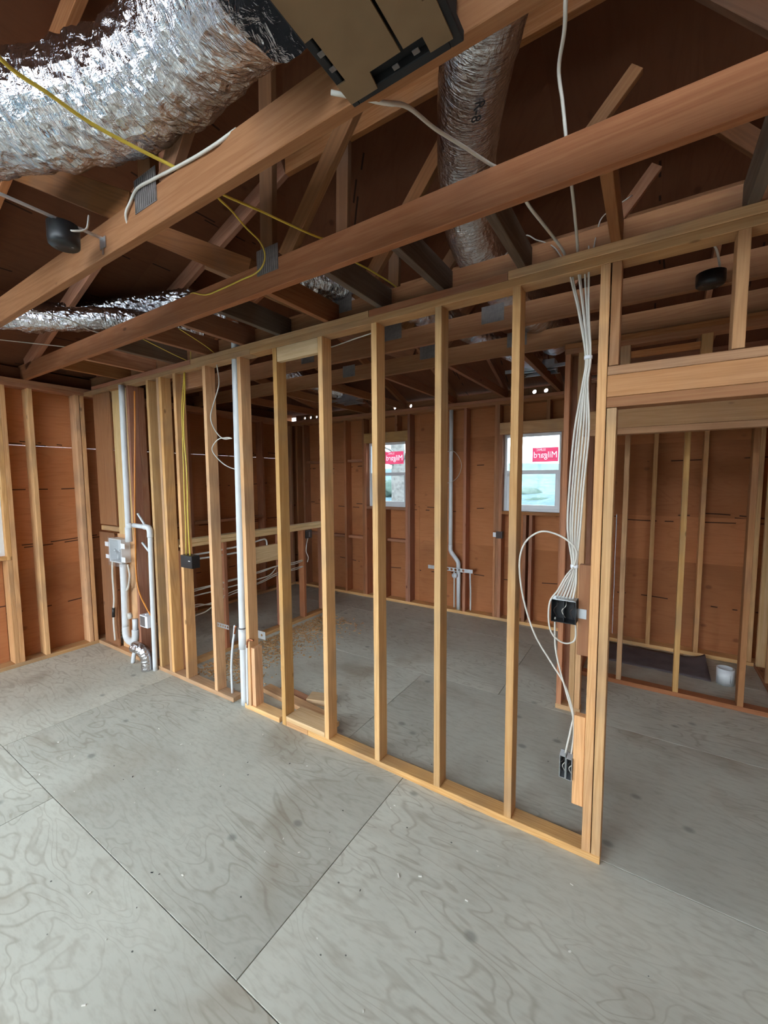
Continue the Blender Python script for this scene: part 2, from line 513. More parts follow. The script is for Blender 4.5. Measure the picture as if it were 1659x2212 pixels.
# tree outside the left far window
tr = empty('tree', (-6.35, 9.0, -0.7), 'bare grey tree with a rough trunk outside the left far window', 'tree')
bm = bmesh.new()
sweep(bm, catmull([(-6.30, 9, -0.75), (-6.33, 9, 0.5), (-6.36, 9, 1.6), (-6.45, 9.05, 2.6), (-6.6, 9.1, 3.6)], 8), 0.3, 20,
      radii=lambda i, n: (lambda a, i=i, n=n: (0.36 - 0.2 * i / n) * (1 + 0.10 * noise.noise(Vector((math.cos(a) * 3, math.sin(a) * 3, i * 0.35))))))
obj('trunk', bm, 'bark', tr, smooth=True)
for k in range(11):
    a = random.uniform(0, 6.28); z0 = random.uniform(1.7, 3.3); L = random.uniform(1.0, 2.2)
    p0 = Vector((-6.4, 9.0, z0)); dr = Vector((math.cos(a), math.sin(a) * 0.6, random.uniform(0.1, 0.8)))
    pts = [p0 + dr * L * t + Vector((random.uniform(-.1, .1), 0, random.uniform(-.12, .12))) for t in (0, .3, .6, 1)]
    bm = bmesh.new()
    pp = catmull(pts, 4)
    sweep(bm, pp, 0.03, 6, radii=lambda i, n: 0.05 * (1 - 0.85 * i / n))
    obj('branch', bm, 'bark', tr, smooth=True)

# ------------------------------------------------------------------ floor
fl = struct('floor', 'weathered grey plywood subfloor laid in long panels', 'floor')
def floor_row(y0, y1, xs):
    for a, b in zip(xs[:-1], xs[1:]):
        board('floor_panel', a + 0.0018, b - 0.0018, y0 + 0.0018, y1 - 0.0018, -0.018, 0.0, 'floor_plywood', fl, bev=0.001)
XS0, XS1 = -5.07, 4.5
def xs(first):
    v = [XS0]; x = first
    while x < XS0 + 0.2: x += 2.44
    while x < XS1 - 0.2:
        v.append(x); x += 2.44
    return v + [XS1]
for k, y0 in enumerate((-4.85, -3.628, -2.408, -1.188, 0.032, 1.252, 2.472)):
    y1 = (-3.628, -2.408, -1.188, 0.032, 1.252, 2.472, 3.16)[k]
    floor_row(y0, y1, xs((-3.49, -5.09, -2.65, -3.49, -4.0, -3.3, -4.4)[k] if k != 3 else -3.49 + 0.0))
board('floor_joist_deck', XS0, XS1, -4.85, 3.16, -0.30, -0.0205, 'fir_grey', fl)

# ------------------------------------------------------------------ left wall (2x6, sheathing outside)
wl = struct('wall_left', 'left exterior stud wall with red-brown plywood sheathing', 'wall')
X6 = XL - D6
board('bottom_plate', X6, XL, -4.6, YF, 0, S, 'fir', wl)
board('top_plate', X6, XL, -4.6, YF, ZU, ZU + S, 'fir_red', wl)
board('top_plate', X6, XL, -4.6, YF + D6, ZU + S, ZT, 'fir_red', wl)
WY0, WY1, WZ0, WZ1 = -2.9, -0.715, 1.085, 2.37
for y in (-4.6, -4.2, -3.8, -3.4, -2.95, -0.475, -0.085, -0.04, 0.34, 0.75, 1.155, 1.56, 1.97, 2.37, 2.78, 2.98):
    m = 'fir_red' if y > 0.1 else 'fir'
    board('stud', X6, XL, y, y + S, S, ZU, m, wl)
board('stud', X6, XL, WY1 + S, WY1 + 2 * S, S, ZU, 'fir', wl)
board('trimmer_stud', X6, XL, WY1, WY1 + S - 0.001, S, WZ0 - S - 0.001, 'fir', wl)
board('trimmer_stud', X6, XL, WY1, WY1 + S - 0.001, WZ0 - S, WZ1, 'fir', wl)
board('cripple_stud', X6, XL, -1.75, -1.75 + S, S, WZ0 - S, 'fir', wl)
board('sill', X6, XL, WY0, WY1, WZ0 - S, WZ0, 'fir', wl)
board('header', X6 + 0.02, XL, WY0 - S, WY1 + S, WZ1, WZ1 + 0.18, 'fir', wl)
for y in (0.378, 0.79, 1.2, 1.6, 2.01):
    board('blocking', X6 + 0.05, XL - 0.002, y, y + 0.37, 1.20, 1.238, 'fir_red', wl)
# sheathing: three courses of panels, a hairline gap between the upper two
def sheath_left(y0, y1, z0, z1):
    board('sheathing_panel', X6 - 0.012, X6, y0 + 0.001, y1 - 0.001, z0, z1, 'wall_plywood', wl, bev=0)
for (z0, z1) in ((-0.3, 0.918), (0.918, 2.140), (2.1412, 2.95)):
    for (y0, y1) in ((-4.6, -3.7), (-3.7, -2.92), (-0.72, 0.54), (0.54, 2.94), (2.94, 3.17)):
        sheath_left(y0, y1, z0, z1 + (0.0012 if y0 > 2 or y0 < -1 else 0.0))
sheath_left(WY0 - 0.02, WY1, -0.3, WZ0 - 0.005)
sheath_left(WY0 - 0.02, WY1, WZ1 + 0.005, 2.95)

# ------------------------------------------------------------------ far wall
wf = struct('wall_far', 'far exterior stud wall with red-brown plywood sheathing and two windows', 'wall')
Y6 = YF + D6
board('bottom_plate', XL, XR, YF, Y6, 0, S, 'fir', wf)
board('top_plate', XL, XR, YF, Y6, ZU, ZU + S, 'fir_red', wf)
board('top_plate', XL, XR, YF, Y6, ZU + S, ZT, 'fir_red', wf)
A0, A1, B0, B1, Z0, Z1 = -3.42, -2.755, -1.39, -0.725, 1.385, 2.318
for x in (-4.86, -4.70, -4.25, -3.84, -1.892, -1.49, 0.155, 0.56, 0.965):
    board('stud', x, x + S, YF, Y6, S, ZU, 'fir_red' if x < -0.5 else 'fir', wf)
for x in (A0 - 2 * S, A1 + S, B0 - 2 * S, B1 + S, -1.93 - 0.005 - S):
    board('stud', x, x + S, YF, Y6, S, ZU, 'fir_red', wf) if x != -1.93 - 0.005 - S else None
for x in (A0 - S, A1, B0 - S, B1):
    board('trimmer_stud', x, x + S, YF, Y6, S, Z1, 'fir_red', wf)
for x in (A0 + 0.3, B0 + 0.26, B0 + 0.33):
    board('cripple_stud', x, x + S, YF, Y6, S, Z0 - S, 'fir_red', wf)
for x in (A0 + 0.15, A0 + 0.5, B0 + 0.15, B0 + 0.5):
    board('cripple_stud', x, x + S, YF, Y6, Z1 + 0.14, ZU, 'fir_red', wf)
for (a, b) in ((A0, A1), (B0, B1)):
    board('sill', a, b, YF, Y6, Z0 - S, Z0, 'fir_red', wf)
    board('header', a - S, b + S, YF, YF + S, Z1, Z1 + 0.14, 'fir', wf)
    board('header', a - S, b + S, YF + 0.06, YF + 0.06 + S, Z1, Z1 + 0.14, 'fir_red', wf)
for (a, b, z) in ((-4.21, -3.85, 0.88), (-4.66, -4.26, 0.88), (-3.8, A0 - 0.08, 0.88), (-3.1 + 0.02, A1, 0.88), (-4.21, -3.85, 2.05), (-4.66, -4.26, 2.05), (-3.8, A0 - 0.08, 2.05)):
    board('blocking', a, b, YF + 0.04, Y6, z, z + S, 'fir_red', wf)
def sheath_far(x0, x1, z0, z1):
    board('sheathing_panel', x0 + 0.001, x1 - 0.001, Y6, Y6 + 0.012, z0, z1, 'wall_plywood', wf, bev=0)
for (z0, z1) in ((-0.3, 0.918), (0.918, Z0)):
    for (a, b) in ((XL - D6, -2.6), (-2.6, -0.16), (-0.16, 2.28), (2.28, XR)):
        sheath_far(a, b, z0, z1)
for (a, b, gap) in ((XL - D6, A0, 0), (A1, B0, 0.0007), (B1, 1.7, 0), (1.7, XR, 0)):
    sheath_far(a, b, Z0, 2.1405 - gap)
    sheath_far(a, b, 2.1405, Z1)
for (a, b) in ((XL - D6, -2.6), (-2.6, -0.16), (-0.16, 2.28), (2.28, XR)):
    sheath_far(a, b, Z1, ZT)

# ------------------------------------------------------------------ windows
def text_obj(name, body, size, M, mat, parent, bold=0.0, fit=None):
    cu = bpy.data.curves.new(name, 'FONT')
    cu.body = body
    cu.size = size
    cu.align_x = 'CENTER'
    cu.align_y = 'CENTER'
    cu.extrude = 0.0003
    cu.offset = bold
    cu.resolution_u = 3
    tmp = bpy.data.objects.new('tmp', cu)
    COL.objects.link(tmp)
    me = bpy.data.meshes.new_from_object(tmp.evaluated_get(bpy.context.evaluated_depsgraph_get()))
    bpy.data.objects.remove(tmp)
    bpy.data.curves.remove(cu)
    me.name = name
    if fit:
        w = max(v.co.x for v in me.vertices) - min(v.co.x for v in me.vertices)
        for v in me.vertices:
            v.co.x *= fit / w
    me.materials.clear()
    me.materials.append(MATS[mat])
    return link(name, me, M, parent)
def outline_curve(body, size, bold, fit, off):
    """the outlines of a word as bezier point lists, centred on off and fitted to a width"""
    cu = bpy.data.curves.new('tmp', 'FONT')
    cu.body, cu.size, cu.align_x, cu.align_y, cu.offset = body, size, 'CENTER', 'CENTER', bold
    o = bpy.data.objects.new('tmp', cu)
    COL.objects.link(o)
    for q in bpy.context.selected_objects: q.select_set(False)
    o.select_set(True)
    bpy.context.view_layer.objects.active = o
    bpy.ops.object.convert(target='CURVE')
    o = bpy.context.view_layer.objects.active
    res = []
    for sp in o.data.splines:
        res.append([[Vector(p.handle_left), Vector(p.co), Vector(p.handle_right)] for p in sp.bezier_points])
    xs_ = [p[1].x for sp in res for p in sp]
    k = fit / (max(xs_) - min(xs_)); mid = (max(xs_) + min(xs_)) / 2
    for sp in res:
        for p in sp:
            for j in range(3):
                p[j] = Vector(((p[j].x - mid) * k + off[0], p[j].y + off[1], 0))
    d = o.data
    bpy.data.objects.remove(o)
    bpy.data.curves.remove(d)
    return res
def filled(name, words, rect, M, mat, parent, thick):
    """flat filled shape: the words alone, or a rectangle with the words cut out of it"""
    cu = bpy.data.curves.new(name, 'CURVE')
    cu.dimensions = '2D'
    cu.fill_mode = 'BOTH'
    cu.extrude = thick
    cu.resolution_u = 3
    for sp in words:
        b = cu.splines.new('BEZIER')
        b.bezier_points.add(len(sp) - 1)
        for p, (hl, co, hr) in zip(b.bezier_points, sp):
            p.handle_left_type = p.handle_right_type = 'FREE'
            p.handle_left, p.co, p.handle_right = hl, co, hr
        b.use_cyclic_u = True
    if rect:
        b = cu.splines.new('POLY')
        b.points.add(3)
        for p, (x, y) in zip(b.points, ((-rect[0], -rect[1]), (rect[0], -rect[1]), (rect[0], rect[1]), (-rect[0], rect[1]))):
            p.co = (x, y, 0, 1)
        b.use_cyclic_u = True
    o = bpy.data.objects.new('tmp', cu)
    COL.objects.link(o)
    me = bpy.data.meshes.new_from_object(o.evaluated_get(bpy.context.evaluated_depsgraph_get()))
    bpy.data.objects.remove(o)
    bpy.data.curves.remove(cu)
    me.name = name
    me.materials.clear()
    me.materials.append(MATS[mat])
    return link(name, me, M, parent)
def hung_window(name, label, a, b, z0, z1, ya, sticker=None, axis='x'):
    w = struct(name, label, 'window', ((a + b) / 2, ya, z0) if axis == 'x' else (ya, (a + b) / 2, z0))
    def bx(nm, u0, u1, d0, d1, q0, q1, mat, par=w, bev=0.002):
        if axis == 'x': return board(nm, u0, u1, ya + d0, ya + d1, q0, q1, mat, par, bev)
        return board(nm, ya - d1, ya - d0, u0, u1, q0, q1, mat, par, bev)
    f = 0.034
    bx('frame_jamb', a, a + f, 0, 0.06, z0, z1, 'vinyl_white'); bx('frame_jamb', b - f, b, 0, 0.06, z0, z1, 'vinyl_white')
    bx('frame_head', a + f, b - f, 0, 0.06, z1 - f, z1, 'vinyl_white'); bx('frame_sill', a + f, b - f, 0, 0.06, z0, z0 + f, 'vinyl_white')
    zm = (z0 + z1) / 2 + 0.005
    bx('meeting_rail', a + f, b - f, 0.005, 0.05, zm - 0.02, zm + 0.025, 'vinyl_white')
    bx('sash_rail', a + f, b - f, 0.008, 0.036, z0 + f, z0 + f + 0.045, 'vinyl_white')
    bx('sash_stile', a + f, a + f + 0.035, 0.008, 0.036, z0 + f + 0.045, zm - 0.02, 'vinyl_white')
    bx('sash_stile', b - f - 0.035, b - f, 0.008, 0.036, z0 + f + 0.045, zm - 0.02, 'vinyl_white')
    bx('pane', a + f, b - f, 0.040, 0.044, zm + 0.025, z1 - f, 'glass', bev=0)
    bx('pane', a + f + 0.035, b - f - 0.035, 0.018, 0.022, z0 + f + 0.045, zm - 0.02, 'glass', bev=0)
    if sticker:
        u0, u1, q0, q1 = sticker
        cx, cz, W, Hh = (u0 + u1) / 2, (q0 + q1) / 2, u1 - u0, q1 - q0
        # lettering faces outdoors, so it reads mirrored in the room; the words are cut out of the red print and filled with white
        M = Matrix(((-1, 0, 0, cx), (0, 0, -1, ya + 0.0378), (0, 1, 0, cz), (0, 0, 0, 1)))
        big = outline_curve('Milgard', Hh * 0.62, 0.0012, W * 0.88, (0, -0.02 * Hh))
        small = outline_curve('SUNC', Hh * 0.24, 0.0006, W * 0.36, (W * 0.17, Hh * 0.34))
        s = filled('sticker', big + small, (W / 2, Hh / 2), M, 'sticker_pink', w, 0.0004)
        s['label'] = 'red maker sticker, its white lettering mirrored from inside'
        filled('lettering', big, None, M, 'sticker_print', s, 0.0003)
        filled('lettering', small, None, M, 'sticker_print', s, 0.0003)
        bx('underline', u0 + W * 0.06, u0 + W * 0.38, 0.0365, 0.0371, q0 + Hh * 0.19, q0 + Hh * 0.22, 'sticker_print', s, 0)
        bx('underline', u0 + W * 0.60, u1 - W * 0.06, 0.0365, 0.0371, q0 + Hh * 0.19, q0 + Hh * 0.22, 'sticker_print', s, 0)
    return w
hung_window('window_1', 'white vinyl window with a tree trunk outside, left one of the far wall', A0, A1, Z0, Z1, 3.10, (-3.16, -2.85, 2.005, 2.185))
hung_window('window_2', 'white vinyl window beside the doorway, open hillside outside', B0, B1, Z0, Z1, 3.10, (-1.065, -0.772, 1.98, 2.148))
hung_window('window_3', 'window in the left wall cut by the picture edge', WY0, WY1, WZ0, WZ1, XL - 0.05, None, 'y')

# ------------------------------------------------------------------ partition wall in front
wp = struct('wall_partition', 'open stud partition running across the room in the foreground', 'wall')
PB = ((XL, -2.625), (-2.485, -2.06 - S - 0.002), (-2.03 + 0.0, -1.82), (-1.818, 0.0))
for a, b in PB:
    board('bottom_plate', a, b, 0, D4, 0, S, 'fir', wp)
board('top_plate', XL, -2.3, 0, D4, ZU, ZU + S, 'fir', wp)
board('top_plate', -2.299, 1.6, 0, D4, ZU, ZU + S, 'fir', wp)
board('top_plate', -4.75, -3.02, 0, D4, ZU + S, ZT, 'fir_red', wp)
board('top_plate', -3.015, -1.27, 0, D4, ZU + S, ZT, 'fir', wp)
board('top_plate', -1.268, -0.47, 0, D4, ZU + S, ZT, 'fir_red', wp)
board('top_plate', -0.468, 1.6, -0.004, D4 - 0.004, ZU + S, ZT + 0.002, 'fir', wp)
for x, m in ((-0.446, 'fir'), (-0.848, 'fir'), (-1.254, 'fir'), (-1.662, 'fir'), (-2.445, 'fir'), (-2.865, 'fir'), (-3.276, 'fir')):
    board('stud', x, x + S, 0, D4, S, ZU, m, wp)
board('stud', -2.07, -2.07 + S, 0, D4, 0.0, ZU, 'fir', wp)
board('stud', -2.405, -2.405 + S, 0.012, D4, S, 0.50, 'fir', wp)
for a, b, d in ((-3.70, -3.662, D4), (-3.532, -3.496, D4), (-3.493, -3.456, D4)):
    board('stud', a, b, 0, d, S, ZU, 'fir', wp)
board('stud', -3.493, -3.456, D4 + 0.001, 2 * D4, 0.0, 1.15, 'fir_red', wp)
board('stud', -4.055, -4.017, 0, D4, S, ZU, 'fir_red', wp)
board('stud', -4.055, -4.017, D4 + 0.001, 0.15, S, ZU, 'fir_red', wp)
# backing boards behind the laundry box
board('backing_board', -4.84, -4.53, 0.03, 0.045, S, 1.245, 'fir_truss', wp)
board('backing_board', -4.80, -4.45, 0.03, 0.045, 1.33, ZU, 'fir_truss', wp)
board('backing_board', -4.43, -4.10, 0.045, 0.06, 1.245, ZU, 'fir_pale', wp)
board('backing_board', -4.51, -4.10, 0.06, 0.075, S, 1.243, 'fir', wp)
board('blocking', -4.86, -4.06, 0.062, D4, 1.26, 1.31, 'fir', wp)
# doorway post and header
board('king_stud', -0.078, -0.041, 0, D4, S, ZU, 'fir', wp)
board('trimmer_stud', -0.037, 0.0, 0, D4, S, 2.083, 'fir', wp)
board('cripple_stud', -0.036, 0.0, 0.004, D4, 2.26, ZU, 'fir_shaded', wp)
board('cripple_stud', 0.366, 0.404, 0, D4, 2.26, ZU, 'fir_shaded', wp)
board('header', -0.039, 1.6, 0, S, 2.129, 2.219, 'fir_shaded', wp)
board('header', -0.039, 1.6, D4 - S, D4, 2.129, 2.219, 'fir', wp)
board('header_plate', -0.039, 1.6, 0, D4, 2.22, 2.257, 'fir_shaded', wp)
board('header_plate', -0.039, 1.6, 0, D4, 2.085, 2.128, 'fir_truss', wp)
board('trimmer_stud', 1.50, 1.538, 0, D4, 0.0, 2.083, 'fir', wp)
board('king_stud', 1.54, 1.578, 0, D4, 0.0, ZU, 'fir', wp)
# short backer blocks beside the post
board('backer_block', -0.128, -0.08, 0.012, 0.05, 0.24, 0.68, 'fir', wp)
board('backer_block', -0.128, -0.08, 0.03, 0.068, 0.965, 1.39, 'fir_truss', wp)
# blocking under the top plate and the board lying on the bottom plate
board('blocking', -2.03, -1.664, 0.002, 0.04, 2.585, ZU - 0.001, 'fir_pale', wp)
board('blocking', -3.238, -2.867, 0.05, D4, 2.55, ZU - 0.001, 'fir_red', wp)
board('blocking', -2.03, -1.664, 0.0, 0.16, S + 0.001, S + 0.036, 'fir_pale', wp)

# ------------------------------------------------------------------ half wall
wh = struct('wall_half', 'low stud half wall with a pale capped top behind the partition', 'wall')
HX0, HX1, HY1 = -3.60, -3.511, 2.16
board('bottom_plate', HX0, HX1, D4 + 0.09, HY1, 0, S, 'fir', wh)
board('cap_plate', HX0 - 0.005, HX1 + 0.005, D4 + 0.002, HY1, 1.195, 1.23, 'fir_pale', wh)
board('top_plate', HX0, HX1, D4 + 0.09, HY1, 1.156, 1.194, 'fir_pale', wh)
for y in (0.60, 0.97, 1.375, 1.755, HY1 - S):
    board('stud', HX0, HX1, y, y + S, S, 1.155, 'fir_red', wh)
board('blocking', HX1 - S, HX1, 1.01, 1.374, 0.855, 1.04, 'fir_pale', wh)

# ------------------------------------------------------------------ hall wall with the second doorway
wv = struct('wall_hall', 'second framed doorway with header standing behind the first', 'wall')
YH = 1.29
board('bottom_plate', -0.425, -0.25, YH, YH + D4, 0, S, 'fir', wv)
board('king_stud', -0.421, -0.384, YH, YH + D4, S, ZU, 'fir_red', wv)
board('king_stud', -0.421, -0.335, YH + D4 - 0.005, YH + D4 + 0.033, S, ZU, 'fir_red', wv)
board('king_stud', -0.333, -0.295, YH, YH + D4, S, ZU, 'fir', wv)
board('trimmer_stud', -0.293, -0.255, YH, YH + D4, S, 2.083, 'fir', wv)
board('header', -0.293, 1.5, YH, YH + D4, 2.129, 2.258, 'fir_shaded', wv)
board('header_plate', -0.293, 1.5, YH, YH + D4, 2.085, 2.128, 'fir_shaded', wv)
board('top_plate', -0.425, 1.5, YH, YH + D4, ZU, ZU + S, 'fir_red', wv)
board('top_plate', -0.425, 1.5, YH, YH + D4, ZU + S, ZT - 0.001, 'fir_red', wv)
for x in (-0.07, 0.37, 0.80):
    board('cripple_stud', x, x + S + 0.02, YH, YH + D4, 2.259, ZU, 'fir', wv)
board('blocking', -0.01, 0.369, YH + 0.01, YH + 0.05, 2.60, 2.64, 'fir_red', wv)
board('trimmer_stud', 1.46, 1.498, YH, YH + D4, 0, 2.083, 'fir', wv)
for y in (1.62, 2.02, 2.42, 2.82):
    board('stud', -0.421, -0.332, y, y + S, S, ZU, 'fir_red', wv)
board('bottom_plate', -0.421, -0.332, YH + D4 + 0.04, YF, 0, S, 'fir_red', wv)

# ------------------------------------------------------------------ closet wall behind the second doorway
wc = struct('wall_closet', 'row of slender studs standing behind the doorway', 'wall')
YC = 1.98
board('bottom_plate', -0.33, 1.10, YC, YC + D4, 0, S, 'fir_truss', wc)
board('top_plate', -0.33, 1.10, YC, YC + D4, ZU, ZT, 'fir_red', wc)
for x, m in ((-0.054, 'fir'), (0.35, 'fir'), (0.756, 'fir_truss')):
    board('stud', x, x + S, YC, YC + D4, S, ZU, m, wc)
wr = struct('wall_closet_end', 'closet end wall with plywood back at the right', 'wall')
board('bottom_plate', 1.02, 1.109, YC + D4 + 0.001, YF - 0.001, 0, S, 'fir_truss', wr)
for y in (2.16, 2.56, 2.93):
    board('stud', 1.02, 1.109, y, y + S, S, ZU, 'fir_pale' if y > 2.9 else 'fir', wr)
board('sheathing_panel', 1.11, 1.122, YC, YF - 0.001, 0, ZU, 'wall_plywood', wr, bev=0)

# ------------------------------------------------------------------ walls behind and right of the camera (unseen; back openings added and sized for the light)
wb = struct('wall_back', 'unseen wall behind the camera, its two openings added to light the room', 'wall')
board('sheathing_panel', XL, -4.7, YB - 0.012, YB, -0.3, 2.95, 'wall_plywood', wb, bev=0)
board('sheathing_panel', -0.8, 2.25, YB - 0.012, YB, -0.3, 2.95, 'wall_plywood', wb, bev=0)
board('sheathing_panel', 3.15, XR, YB - 0.012, YB, -0.3, 2.95, 'wall_plywood', wb, bev=0)
board('sheathing_panel', 2.25, 3.15, YB - 0.012, YB, 2.42, 2.95, 'wall_plywood', wb, bev=0)
board('header', -4.7, -0.8, YB, YB + 0.09, 2.42, 2.70, 'fir', wb)
board('sheathing_panel', -4.7, -0.8, YB - 0.012, YB, 2.42, 2.95, 'wall_plywood', wb, bev=0)
we = struct('wall_right', 'right exterior wall with plywood sheathing out of view', 'wall')
board('sheathing_panel', XR, XR + 0.012, YB, -0.6, -0.3, 2.95, 'wall_plywood', we, bev=0)
board('sheathing_panel', XR, XR + 0.012, -0.6, YF + 0.15, -0.3, 2.95, 'wall_plywood', we, bev=0)

# ------------------------------------------------------------------ roof
rf = struct('roof', 'underside of the plywood roof deck, attic shade put into its colour', 'roof')
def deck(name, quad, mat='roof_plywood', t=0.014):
    """plank-like panel from four corners"""
    p = [Vector(q) for q in quad]
    n = (p[1] - p[0]).cross(p[3] - p[0]).normalized()
    a = (p[1] - p[0]).normalized(); b = n.cross(a); c = (p[0] + p[2]) / 2
    M = Matrix(((a.x, b.x, n.x, c.x), (a.y, b.y, n.y, c.y), (a.z, b.z, n.z, c.z), (0, 0, 0, 1)))
    Mi = M.inverted()
    me = bpy.data.meshes.new(name)
    q = [Mi @ v for v in p]
    vs = [tuple(v) for v in q] + [(v.x, v.y, t) for v in q]
    k = len(q)
    fs = [tuple(range(k))[::-1], tuple(range(k, 2 * k))] + [(i, (i + 1) % k, k + (i + 1) % k, k + i) for i in range(k)]
    me.from_pydata(vs, [], fs)
    me.materials.append(MATS[mat])
    return link(name, me, M, rf)
ZR = ROOF0 + SLOPE * (RIDGE - XL)
def zl(x): return ROOF0 + SLOPE * (x - XL)
def zr_(x): return ZR - SLOPE * (x - RIDGE)
HIPY = YF - (RIDGE - XL)   # where the hip meets the ridge
e = -0.001
# left slope panels (strips up the slope) cut by the hip line
step = 1.22
xa = XL - 0.30
while xa < RIDGE - 0.01:
    xb = min(xa + step * 0.94, RIDGE)
    ya = YF - (xa - XL); yb = YF - (xb - XL)
    y = -5.0
    cuts = [y]
    while y < min(ya, yb) - 1.3:
        y += 2.44; 
        if y < min(ya, yb) - 0.4: cuts.append(y)
    for c0, c1 in zip(cuts[:-1], cuts[1:]):
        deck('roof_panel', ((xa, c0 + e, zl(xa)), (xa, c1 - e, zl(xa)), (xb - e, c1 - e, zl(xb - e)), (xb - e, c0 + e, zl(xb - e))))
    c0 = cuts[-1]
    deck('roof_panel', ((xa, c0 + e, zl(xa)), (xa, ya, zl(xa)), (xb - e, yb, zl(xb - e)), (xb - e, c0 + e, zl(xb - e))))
    xa = xb
# far hip slope
def zh(y): return ROOF0 + SLOPE * (YF - y)
ya = YF + 0.22
while ya > HIPY + 0.01:
    yb = max(ya - step * 0.94, HIPY)
    xl0, xl1 = XL + (YF - ya), XL + (YF - yb)
    xr0, xr1 = 2 * RIDGE - xl0, 2 * RIDGE - xl1
    mids = [xl0 * 0 + v for v in (-2.6, -0.4, 1.4)]
    pts = [xl1] + [m for m in mids if xl1 + 0.3 < m < xr1 - 0.3] + [xr1]
    for i, (p, q) in enumerate(zip(pts[:-1], pts[1:])):
        p0 = xl0 if i == 0 else p
        q0 = xr0 if i == len(pts) - 2 else q
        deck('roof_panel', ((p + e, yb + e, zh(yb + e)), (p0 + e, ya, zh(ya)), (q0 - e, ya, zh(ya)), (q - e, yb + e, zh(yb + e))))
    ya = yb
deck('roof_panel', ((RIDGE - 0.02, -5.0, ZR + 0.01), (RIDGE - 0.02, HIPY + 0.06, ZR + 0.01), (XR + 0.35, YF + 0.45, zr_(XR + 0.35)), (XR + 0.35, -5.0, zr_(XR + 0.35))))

# ------------------------------------------------------------------ roof trusses
CH = D6      # bottom chord depth
def gusset(p, w, h, yface, parent):
    bm = bmesh.new()
    addbox(bm, p[0] - w / 2, p[0] + w / 2, yface - 0.0022, yface - 0.0006, p[1] - h / 2, p[1] + h / 2)
    n = int(w / 0.014)
    for i in range(n):
        x = p[0] - w / 2 + (i + 0.5) * w / n
        addbox(bm, x - 0.0022, x + 0.0022, yface - 0.0042, yface - 0.0023, p[1] - h / 2 + 0.004, p[1] + h / 2 - 0.004)
    obj('gusset_plate', bm, 'steel_dull', parent)
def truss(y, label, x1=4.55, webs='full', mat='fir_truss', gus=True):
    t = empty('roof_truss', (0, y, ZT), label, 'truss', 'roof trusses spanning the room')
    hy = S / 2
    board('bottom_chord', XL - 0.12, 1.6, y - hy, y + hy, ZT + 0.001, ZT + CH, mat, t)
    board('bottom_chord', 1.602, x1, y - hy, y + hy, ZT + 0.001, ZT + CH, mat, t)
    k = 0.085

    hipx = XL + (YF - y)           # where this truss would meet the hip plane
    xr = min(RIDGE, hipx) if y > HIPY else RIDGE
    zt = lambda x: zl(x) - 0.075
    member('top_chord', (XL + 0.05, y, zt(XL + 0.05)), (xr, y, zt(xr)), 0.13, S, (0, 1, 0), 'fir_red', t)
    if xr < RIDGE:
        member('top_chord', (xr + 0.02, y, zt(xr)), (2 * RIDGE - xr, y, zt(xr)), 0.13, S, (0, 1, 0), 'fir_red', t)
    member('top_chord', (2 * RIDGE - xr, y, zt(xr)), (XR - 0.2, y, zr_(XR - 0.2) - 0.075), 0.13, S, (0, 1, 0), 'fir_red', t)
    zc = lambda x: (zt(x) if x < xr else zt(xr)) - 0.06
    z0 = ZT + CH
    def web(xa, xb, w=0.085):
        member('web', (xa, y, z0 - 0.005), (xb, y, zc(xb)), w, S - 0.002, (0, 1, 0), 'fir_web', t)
    web(-1.56, -1.53, 0.09)
    web(-1.44, -1.44 + (zc(-0.35) - z0) / 1.15)
    web(-1.70, -2.92, 0.12)
    web(1.05, 1.05, 0.09)
    if webs == 'full':
        web(0.93, 0.93 - (zc(-0.35) - z0) / 1.15)
        web(1.2, 2.6)
    if gus:
        gusset((-1.55, z0 + 0.005), 0.155, 0.125, y - hy, t)
        if y > 0.5:
            gusset((-0.78, z0 - 0.03), 0.15, 0.11, y - hy, t)
            gusset((-2.42, z0 - 0.04), 0.15, 0.11, y - hy, t)
    return t
truss(-1.08, 'roof truss nearest the camera, the cardboard-covered register hangs beside it')
truss(-0.475, 'second roof truss from the camera, yellow cable looped over its metal plate')
truss(0.13, 'roof truss standing directly over the foreground partition')
truss(0.745, 'first roof truss seen beyond the partition top plate')
truss(1.335, 'last full roof truss, over the second doorway header', webs='half')

# ceiling blocking between the trusses and hip jacks: one structure
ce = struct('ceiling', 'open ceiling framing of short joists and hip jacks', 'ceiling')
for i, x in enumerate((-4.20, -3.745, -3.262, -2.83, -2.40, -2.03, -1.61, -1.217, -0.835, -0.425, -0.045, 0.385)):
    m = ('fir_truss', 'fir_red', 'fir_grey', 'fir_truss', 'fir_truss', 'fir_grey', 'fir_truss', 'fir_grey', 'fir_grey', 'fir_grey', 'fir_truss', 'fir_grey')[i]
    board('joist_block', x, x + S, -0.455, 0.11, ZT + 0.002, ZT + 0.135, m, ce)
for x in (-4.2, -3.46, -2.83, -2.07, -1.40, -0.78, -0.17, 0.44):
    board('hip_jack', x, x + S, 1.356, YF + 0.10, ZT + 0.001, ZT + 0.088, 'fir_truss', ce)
    ytop = max(1.356, 0)
    member('hip_rafter', (x + S / 2, 1.36, zh(1.36) - 0.06 if zh(1.36) < zl(x) else zl(x) - 0.06), (x + S / 2, YF + 0.18, zh(YF + 0.18) - 0.055), 0.085, S, (1, 0, 0), 'fir_red', ce)
# bracing seen above the doorway
member('brace', (-0.30, 0.70, 2.93), (0.10, 0.70, 3.42), 0.06, 0.03, (0, 1, 0), 'fir_truss', ce)
member('brace', (-0.17, 0.16, 3.32), (0.02, 0.16, 3.52), 0.06, 0.03, (0, 1, 0), 'fir_truss', ce)
